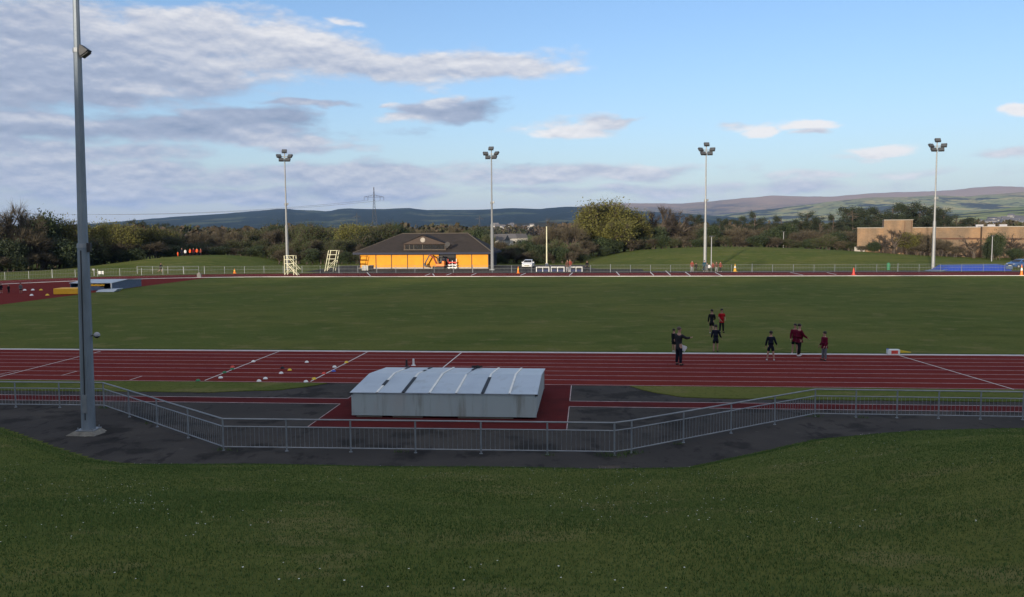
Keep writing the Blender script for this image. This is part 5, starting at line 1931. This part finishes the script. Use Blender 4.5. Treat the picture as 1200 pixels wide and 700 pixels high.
# in front of the brick building
tree('oak', 1048, 268, 180, 50, label='twisted dark leafless tree directly in front of the raised brick block')
tree('bud', 1063, 273, 181.5, 34, label='loose yellowish budding tree in front of the brick wall, right of the twisted one')
tree('ivy', 1024, 284, 178, 16); tree('brownscrub', 1090, 281, 180, 34); tree('brownscrub', 1103, 284, 179, 30); tree('brownscrub', 1120, 288, 178, 24); tree('brownscrub', 1078, 288, 179, 24)
tree('oak', 1033, 274, 181, 34); tree('bare', 1084, 272, 181, 30); tree('bare', 1110, 279, 180, 30); tree('oak', 1142, 277, 176, 34); tree('brownscrub', 1010, 288, 178, 20)
tree('ivy', 1171, 275, 170, 26, label='dark evergreen tree leaning by the lamp post at right'); tree('ivy', 1164, 285, 169, 20); tree('oak', 1188, 275, 172, 30); tree('ivy', 1190, 292, 168, 26); tree('brownscrub', 1214, 282, 170, 30)

# low undergrowth along the foot of every belt
for px in range(-30, 100, 13):
    tree(rt_.choice(('ivy', 'brownscrub', 'ivy')), px, 296 + rt_.uniform(-5, 6), 148 + max(0, px) * .14, rt_.uniform(26, 36))
for px in range(100, 204, 10):
    tree(rt_.choice(('ivy', 'brownscrub', 'scrub')), px, 293 + rt_.uniform(-4, 5) - (px - 100) * .05, 170 + (px - 100) * .12, rt_.uniform(24, 34))
for px in range(204, 330, 11):
    tree(rt_.choice(('ivy', 'brownscrub', 'brownscrub')), px, 290 + rt_.uniform(-3, 4), 192, rt_.uniform(22, 30))
for px in range(328, 422, 10):
    tree(rt_.choice(('ivy', 'scrub', 'brownscrub')), px, 292 + rt_.uniform(-4, 5), 174, rt_.uniform(22, 30))
for px in range(582, 690, 11):
    tree(rt_.choice(('ivy', 'scrub', 'brownscrub')), px, 295 + rt_.uniform(-4, 4), 168 + rt_.uniform(0, 4), rt_.uniform(20, 28))
for px in range(694, 1004, 12):
    tree(rt_.choice(('ivy', 'brownscrub', 'brownscrub', 'scrub')), px, 281 + rt_.uniform(-4, 4) - (2 if px > 760 else -4), 198 if px < 830 else 204, rt_.uniform(22, 32))
cnt = {}
TREES.sort(key=lambda q: q[1])
gi = 0
for kind, px, pyt, d, wpx, var, label in TREES:
    gi += 1
    top = Q(px, pyt, d)
    gz_ = ground_z(top.x, top.y)
    Ht = top.z - gz_
    if Ht < 1.0:
        continue
    ps = PROTO[kind]
    tm, crowns, pz, pr_ = ps[gi % len(ps)]
    zone = next((z for z in ZONES if z[0] <= px < z[1]), ZONES[-1])
    key = (kind, zone[2])
    cnt[key] = cnt.get(key, 0) + 1
    lab = label or '%s %s, %s from left' % (DESC[kind], zone[2], ORD[min(19, cnt[key] - 1)])
    t_ = thing(NAME[kind], lab, 'bush' if kind in ('brownscrub', 'ivy') and Ht < 7 else 'tree', (top.x, top.y, gz_ - .05), rt_.uniform(0, 6.28), 'trees and bushes round the stadium')
    sz = Ht / pz
    sxy = (wpx / F_PX * d) / (2 * pr_) if wpx else sz
    t_.scale = (sxy, sxy, sz)
    link('trunk', tm, None, t_)
    for nm, me in crowns:
        link(nm, me, None, t_)

# leafless wood added out of view behind the camera to shade the near field
tw = []
rr = np.random.default_rng(21)
MAST_SHADE_TREES = [(-110 + 3.2 * k, -100 + 8 * ((k * 7) % 5 - 2), 24 + (k * 5) % 4) for k in range(26)]  # extra trees added to keep the sun off the near mast
trm = MB()
for i in range(176):
    x = rr.uniform(-215, 35)
    y = rr.uniform(-125, -75)
    Ht = rr.uniform(13, 24) + (5 if x < -110 else 0)
    if i >= 150:
        x, y, Ht = MAST_SHADE_TREES[i - 150]
    kind = 'bare' if i % 3 else 'scrub'
    tm, crowns, pz, pr_ = PROTO[kind][i % len(PROTO[kind])]
    a = rr.uniform(0, 6.28)
    s = Ht / pz
    ca, sa = math.cos(a), math.sin(a)
    for nm, me in crowns:
        nv = len(me.vertices)
        co = np.empty(nv * 3, dtype=np.float32)
        me.vertices.foreach_get('co', co)
        co = co.reshape(-1, 3)
        nper = me.polygons[0].loop_total
        if nper == 4:
            co = co.reshape(-1, 4, 3)[:, :3].reshape(-1, 3)
        co = co.reshape(-1, 3, 3)[::3].reshape(-1, 3) if False else co
        o = np.stack([(co[:, 0] * ca - co[:, 1] * sa) * s * 1.05 + x, (co[:, 0] * sa + co[:, 1] * ca) * s * 1.05 + y, co[:, 2] * s + 5.0], 1)
        tw.append(o)
    trm.tube((x, y, 4.8), (x, y, 5 + Ht * .5), .3, .15, 6, cap=False)
wv = np.concatenate(tw)
wd_ = link('added_shade_wood', np_mesh('added_shade_wood', wv, 3), M['twig'])
tag(wd_, 'leafless wood added behind the viewpoint to shade the near field', 'added_shade_wood', kind='stuff')
wt = link('added_shade_wood_trunks', trm.mesh('added_shade_wood_trunks'), M['bark'], wd_)
wt['kind'] = 'stuff'
wt.name = 'trunk'

# ------------------------------------------------------------------ hills
def ridge(name, prof, d0, d1, px0, px1, mat_, rough_amp=0.03, zb=-2.0, step=7, rows=26, seed=0):
    vs_, fs_ = [], []
    cols = list(np.arange(px0, px1 + .1, step))
    Z = {}
    for i, px in enumerate(cols):
        jag = 0.5 * mnoise.noise(Vector((px * .05, seed, 0))) + .35 * mnoise.noise(Vector((px * .16, seed, 4)))
        zt = Q(px, interp(prof, px) - jag, d1).z
        for j in range(rows):
            s = j / (rows - 1)
            if s <= .8:
                q = s / .8
                d = d0 + (d1 - d0) * q
                f = q ** 1.15 * .75 + .25 * smooth(0, 1, q)
                nz = mnoise.fractal(Vector((px * .012, d * .0011, seed)), 1.0, 2.1, 5) * rough_amp * 4 * q * (1 - q)
                z = zb + (zt - zb) * (f + nz)
            else:
                q = (s - .8) / .2
                d = d1 + q * (d1 - d0) * .6
                z = zb + (zt - zb) * (1 - q * q)
            p = Q(px, 269, d)
            vs_.append((p.x, p.y, z))
    for i in range(len(cols) - 1):
        for j in range(rows - 1):
            a = i * rows + j
            fs_.append((a, a + rows, a + rows + 1, a + 1))
    me = bpy.data.meshes.new(name)
    me.from_pydata(vs_, [], fs_)
    me.update()
    for p in me.polygons:
        p.use_smooth = True
    o = link(name, me, mat_)
    o['kind'] = 'structure'
    return o, vs_, rows, cols


def hill_mat(name, wood, field, moor, zlo, zhi, woodamt=0.5):
    Mx = layered(name, field, [
        ((field[0] * 1.5, field[1] * 1.25, field[2] * 1.2), 0.0045, .5, .56, .9, None),
        ((field[0] * .7, field[1] * .8, field[2] * .8), 0.006, .54, .60, .9, (1, 1.7, 1)),
        (wood, 0.0030, .62 - woodamt * .3, .66 - woodamt * .3, .95, None),
        (wood, 0.016, .55, .62, .8, None)], rough=1.0, spec=0.0, bump=1.0, bscale=.02, bdist=14)
    nt_ = Mx.node_tree
    b_ = nt_.nodes['Principled BSDF']
    src = b_.inputs['Base Color'].links[0].from_socket
    ge = nt_.nodes.new('ShaderNodeNewGeometry')
    sp = nt_.nodes.new('ShaderNodeSeparateXYZ')
    nt_.links.new(ge.outputs['Position'], sp.inputs[0])
    nz = nt_.nodes.new('ShaderNodeTexNoise'); nz.inputs['Scale'].default_value = .0016; nz.inputs['Detail'].default_value = 6
    nt_.links.new(ge.outputs['Position'], nz.inputs['Vector'])
    ad = nt_.nodes.new('ShaderNodeMath'); ad.operation = 'MULTIPLY_ADD'; ad.inputs[1].default_value = (zhi - zlo) * 1.6
    nt_.links.new(nz.outputs['Fac'], ad.inputs[0]); nt_.links.new(sp.outputs[2], ad.inputs[2])
    mr = nt_.nodes.new('ShaderNodeMapRange'); mr.interpolation_type = 'SMOOTHSTEP'
    mr.inputs[1].default_value = zlo + (zhi - zlo) * .8; mr.inputs[2].default_value = zhi + (zhi - zlo) * .8
    nt_.links.new(ad.outputs[0], mr.inputs[0])
    mx = nt_.nodes.new('ShaderNodeMixRGB'); mx.inputs[2].default_value = (*moor, 1)
    nt_.links.new(mr.outputs[0], mx.inputs[0]); nt_.links.new(src, mx.inputs[1]); nt_.links.new(mx.outputs[0], b_.inputs['Base Color'])
    return Mx


PA = [(-300, 268), (60, 264.5), (110, 262), (150, 259), (200, 254.5), (250, 251.5), (300, 247.5), (330, 244.5), (355, 246.3), (385, 247.8), (400, 244.5), (440, 245.2), (480, 244), (500, 246.2), (560, 246),
      (600, 244), (632, 245), (660, 242.5), (680, 242.6), (700, 245), (740, 247.5), (800, 250), (860, 255), (930, 262), (1000, 268), (1100, 272)]
PB = [(560, 262), (640, 247), (700, 239.5), (740, 238.2), (800, 238.8), (860, 233.5), (903, 229.3), (940, 230.5), (980, 230.3), (1020, 226.5), (1068, 225), (1114, 223.2), (1140, 220), (1168, 218.2), (1200, 219.5), (1260, 222), (1400, 232), (1700, 245)]
PC = [(740, 266), (800, 258), (860, 250), (905, 244.5), (940, 240.5), (985, 235), (1020, 231.5), (1060, 231), (1100, 229), (1130, 230.5), (1160, 228), (1200, 225), (1260, 224), (1400, 226), (1700, 240)]
PD = [(840, 272), (900, 267), (960, 262), (1020, 258), (1080, 254), (1130, 249), (1170, 245), (1200, 242), (1300, 236), (1500, 236)]
wood_shade_c = (0.020, 0.028, 0.020)
ridge('hills', PA, 3200, 5600, -500, 1100, hill_mat('cloud_shaded_wooded_hill', wood_shade_c, (0.066, 0.082, 0.040), (0.040, 0.040, 0.034), 150, 260, .72), seed=1)  # wood and field colours darkened to stand in for cloud shadow
ridge('hills', PB, 6500, 9400, 540, 1700, hill_mat('moor_hill', (0.08, 0.07, 0.055), (0.19, 0.16, 0.09), (0.34, 0.24, 0.155), 150, 330, .35), seed=2)
ridge('hills', PC, 4300, 6300, 720, 1700, hill_mat('pasture_hill', (0.055, 0.058, 0.040), (0.25, 0.26, 0.11), (0.29, 0.225, 0.13), 180, 300, .35), seed=3)
ho, hv, hrows, hcols = ridge('hills', PD, 2000, 3900, 820, 1700, hill_mat('field_hill', (0.050, 0.055, 0.034), (0.23, 0.26, 0.10), (0.22, 0.20, 0.11), 150, 300, .4), seed=4)
lo_, lv, lrows, lcols = ridge('hills', [(480, 274), (540, 267), (600, 262), (640, 261), (700, 262), (800, 266), (880, 272)], 1300, 2300, 460, 900, hill_mat('town_hill', (0.050, 0.050, 0.036), (0.085, 0.09, 0.05), (0.08, 0.08, 0.05), 150, 300, .6), seed=5)

# ------------------------------------------------------------------ distant houses
def surf(vlist, rows, cols, px, py):
    i = min(range(len(cols)), key=lambda k: abs(cols[k] - px))
    best = None
    for j in range(int(rows * .8)):
        v = Vector(vlist[i * rows + j])
        dv_ = v - CAM
        pyj = 350 - F_PX * dv_.dot(upv) / dv_.dot(fwd)
        if best is None or abs(pyj - py) < best[0]:
            best = (abs(pyj - py), v, j)
    v = best[1]
    q = Q(px, py, v.y)
    return Vector((q.x, v.y, v.z))


HP = []
for hk in range(2):
    a = MB(); a.box((0, 0, 2.5), (12 + 5 * hk, 8, 5.0)); wall_me = a.mesh('wall')
    a = MB(); a.prism([(-6.3 - 2.5 * hk, -4.4, 5), (-6.3 - 2.5 * hk, 4.4, 5), (-6.3 - 2.5 * hk, 0, 8.2)], (12.6 + 5 * hk, 0, 0)); roof_me = a.mesh('roof')
    a = MB()
    for wx in (-4, -1, 2.5, 5):
        for wz in (1.4, 3.8):
            a.box((wx, -4.02, wz), (1.2, .06, 1.2))
    win_me = a.mesh('window')
    for me_, k in ((wall_me, 'housewall'), (roof_me, 'houseroof'), (win_me, 'darkglass')):
        me_.materials.append(M[k])
    HP.append((wall_me, roof_me, win_me))
hr = random.Random(5)


def house(p, s, lab, group):
    w_, r_, n_ = HP[hr.randrange(2)]
    t_ = thing('house', lab, 'house', p, hr.uniform(-.5, .5), group)
    t_.scale = (s, s, s)
    link('wall', w_, None, t_); link('roof', r_, None, t_)


for i in range(46):
    px = hr.uniform(1136, 1215)
    py = hr.uniform(257.5, 266)
    if px > 1165 and hr.random() < .3:
        py -= 3
    house(surf(hv, hrows, hcols, px, py), hr.uniform(1.0, 1.7), 'tiny pale house in the housing estate on the slope beyond the brick building', 'houses of the hillside estate at right')
for px, py in ((897, 260), (901, 259.5), (906, 260), (911, 260.5)):
    house(surf(hv, hrows, hcols, px, py + 2), 1.7, 'tiny white house in the small cluster above the dark pines left of the brick building', 'white houses on the lower slope')
for i in range(40):
    px = hr.uniform(577, 626)
    py = hr.uniform(263.5, 272)
    house(surf(lv, lrows, lcols, px, py), hr.uniform(.5, .85), 'tiny pale house of the distant town seen between the clubhouse and the white pole', 'houses of the distant town')
# nearer roofs among the trees
for px, py, d, s, lab in ((583, 286, 300, .6, 'pale gabled house half hidden right of the clubhouse roof, nearest to it'), (594, 281, 360, .6, 'grey roofed house behind the gabled one right of the clubhouse'),
                          (578, 279, 420, .55, 'small pale house just above the clubhouse roof end'), (607, 280, 380, .6, 'low dark roofed house left of the white pole'),
                          (209, 280, 420, .8, 'white house peeping out among the trees behind the left mound'), (360, 281, 380, .6, 'small white house showing through the trees behind the step towers'),
                          (338, 283, 330, .6, 'pale house wall hidden behind the first far floodlight mast')):
    p = Q(px, py, d)
    w_, r_, n_ = HP[0]
    t_ = thing('house', lab, 'house', (p.x, p.y, max(0, p.z - 6.5 * s)), hr.uniform(-.4, .4))
    t_.scale = (s, s, s)
    link('wall', w_, None, t_); link('roof', r_, None, t_)
    for wx in (-4, 0, 4):
        MB().box((wx, -4.03, 2.4), (1.4, .06, 1.5)).build('window', M['darkglass'], t_)

# ------------------------------------------------------------------ far woods that read as one mass
fr_ = np.random.default_rng(9)
qs = []
for i in range(1500):
    px = fr_.uniform(-200, 1400)
    d = fr_.uniform(270, 1300) if px < 560 or px > 660 else fr_.uniform(700, 1250)
    hh = fr_.uniform(5, 10) * (1 if d < 500 else 1.1)
    if px < 150 and d < 330:
        continue
    c = Q(px, 269, d)
    k = 90
    a = fr_.normal(0, 1, (k, 3)); a /= np.linalg.norm(a, axis=1, keepdims=True)
    rad = fr_.uniform(.5, 1, (k, 1)) ** .5
    ctr = a * rad * [hh * .55, hh * .55, hh * .5] + [c.x, c.y, hh * .5]
    u = fr_.normal(0, 1, (k, 3)); u /= np.linalg.norm(u, axis=1, keepdims=True)
    w_ = np.cross(u, fr_.normal(0, 1, (k, 3))); w_ /= np.linalg.norm(w_, axis=1, keepdims=True)
    s = hh * .13
    qs.append(np.stack([ctr - u * s, ctr + w_ * s * .7, ctr + u * s, ctr - w_ * s * .7], 1))
fw = layered('far_wood', (0.055, 0.055, 0.030), [((0.085, 0.066, 0.048), .02, .45, .55, 1, None), ((0.035, 0.045, 0.022), .035, .52, .62, .9, None)], rough=1, spec=0)
tag(link('far_woods', np_mesh('far_woods', np.concatenate(qs).reshape(-1, 3), 4), fw), 'continuous belt of distant woods and hedges in the valley', 'woods', kind='stuff')


# ------------------------------------------------------------------ pylons and wires
def pylon(px, pyt, d, lab, H=None, armf=1.0):
    p = Q(px, 269, d)
    top = Q(px, pyt, d).z
    t_ = thing('pylon', lab, 'pylon', (p.x, p.y, 0), .2)
    w0_, th = top * .075, max(.16, d / 3400)
    b_ = MB()

    def wz(z):
        f = z / top
        return w0_ * (1 - f / .62) + .9 * (f / .62) if f < .62 else .9 * (1 - (f - .62) / .38 * .8)
    lv_ = [0, .12, .23, .33, .42, .50, .57, .64, .71, .78, .85, .92, 1.0]
    for z0_, z1_ in zip(lv_, lv_[1:]):
        a0, a1 = wz(z0_ * top), wz(z1_ * top)
        cs0 = [Vector((sx_ * a0, sy_ * a0, z0_ * top)) for sx_, sy_ in ((-1, -1), (1, -1), (1, 1), (-1, 1))]
        cs1 = [Vector((sx_ * a1, sy_ * a1, z1_ * top)) for sx_, sy_ in ((-1, -1), (1, -1), (1, 1), (-1, 1))]
        for k in range(4):
            b_.bar(cs0[k], cs1[k], th)
            b_.bar(cs0[k], cs1[(k + 1) % 4], th * .6)
            b_.bar(cs0[(k + 1) % 4], cs1[k], th * .6)
    b_.build('lattice_tower', M['pylon'], t_)
    za = top * .80
    for s in (-1, 1):
        b_ = MB()
        tip = Vector((s * 9.6 * armf, 0, za + .2))
        for y_ in (-.9, .9):
            b_.bar((0, y_, za), tip, th * .9)
            b_.bar((0, y_, za + 2.4), tip, th * .9)
            for q in (.35, .6, .8):
                b_.bar(Vector((0, y_, za)).lerp(tip, q), Vector((0, y_, za + 2.4)).lerp(tip, q - .12), th * .6)
        b_.build('cross_arm', M['pylon'], t_)
        for f in (1, .62):
            b_ = MB(); b_.tube((s * 9.6 * armf * f, 0, za + .1), (s * 9.6 * armf * f, 0, za - 3.2), th * .8, th * .5, 6); b_.build('insulator', M['pylon'], t_)
    return p, top


pm, ptop = pylon(439, 219.5, 850, 'tall dark lattice pylon rising behind the clubhouse, largest of the three')
pylon(418.5, 249.5, 1900, 'small far pylon just left of the tall dark one', armf=.9)
pylon(562, 252.5, 2000, 'small pale far pylon left of the clubhouse corner mast', armf=.9)
t_ = thing('power_line', 'thin power wires sagging across the sky left of the tall pylon', 'power line', (0, 0, 0))
zi = ptop * .80 - 3.2
pl = Q(-140, 236, 760)
for ox in (-9.6, -6, 6, 9.6):
    a = Vector((pm.x + ox * math.cos(.2), pm.y + ox * math.sin(.2), zi))
    b__ = Vector((pl.x + ox * .3, pl.y + ox, zi * .86))
    mb = MB()
    pr = a
    for k in range(1, 25):
        f = k / 24
        q = a.lerp(b__, f) - Vector((0, 0, 4 * 10.5 * f * (1 - f)))
        mb.tube(pr, q, .075, .075, 4, cap=False)
        pr = q
    mb.build('wire', M['wire'], t_)

# ------------------------------------------------------------------ people on the left mound (built with the others' helper)
def on_ground(px, py, d):
    q = Q(px, py, d)
    return (q.x, q.y, ground_z(q.x, q.y))


MG = 'group on top of the left mound'
for px, h, top_, bt, face, lab in ((208.5, 1.0, 'c_orange', 'c_orange', 150, 'small crouched figure in orange at the left end of the group on the mound'),
                                   (213.5, 1.72, 'c_navy', 'c_navy', 170, 'taller figure in dark blue standing on the mound'),
                                   (217.3, 1.45, 'c_white', 'c_black', 190, 'figure in a white top on the mound beside the dark blue one'),
                                   (223.0, 1.55, 'c_orange', 'c_black', 160, 'figure in a bright orange top in the middle of the mound group'),
                                   (227.0, 1.6, 'c_maroon', 'c_black', 200, 'figure in a dark maroon top among the orange ones on the mound'),
                                   (231.0, 1.55, 'c_orange', 'c_navy', 180, 'figure in an orange top on the mound, second from the right of its group'),
                                   (235.5, 1.5, 'c_rust', 'c_black', 140, 'figure in a rust top at the right end of the mound group')):
    person(lab, on_ground(px, 300, 177), R(face), h, top=top_, bottom='trousers', bcol=bt, group=MG, detail=False, bulk=1.15)
q = on_ground(188, 318, 143)
person('runner in black seen against the grass behind the grey barrier rail', q, R(-80), 1.7, dict(lean=10, armL=(40, 8), foreL=(110, 0), armR=(-40, 8), foreR=(30, 0), thighL=(38, 3), shinL=(-20, 2), thighR=(-14, 3), shinR=(-55, 2)),
       top='c_black', bottom='shorts', bcol='c_black', group=None, detail=False)

# ------------------------------------------------------------------ air
HAZE = 4.2e-5
b = MB()
b.box((0, 5400, 232), (26000, 19000, 476))
hz = b.build('haze', None)
tag(hz, 'thin blue air over the valley', 'haze', kind='stuff')
hm = bpy.data.materials.new('haze')
hm.use_nodes = True
n_ = hm.node_tree
n_.nodes.clear()
o_ = n_.nodes.new('ShaderNodeOutputMaterial')
pv = n_.nodes.new('ShaderNodeVolumePrincipled')
pv.inputs['Color'].default_value = (0.32, 0.54, 1.0, 1)
pv.inputs['Density'].default_value = HAZE
pv.inputs['Anisotropy'].default_value = 0.0
n_.links.new(pv.outputs[0], o_.inputs['Volume'])
hz.data.materials.append(hm)
bpy.context.view_layer.update()
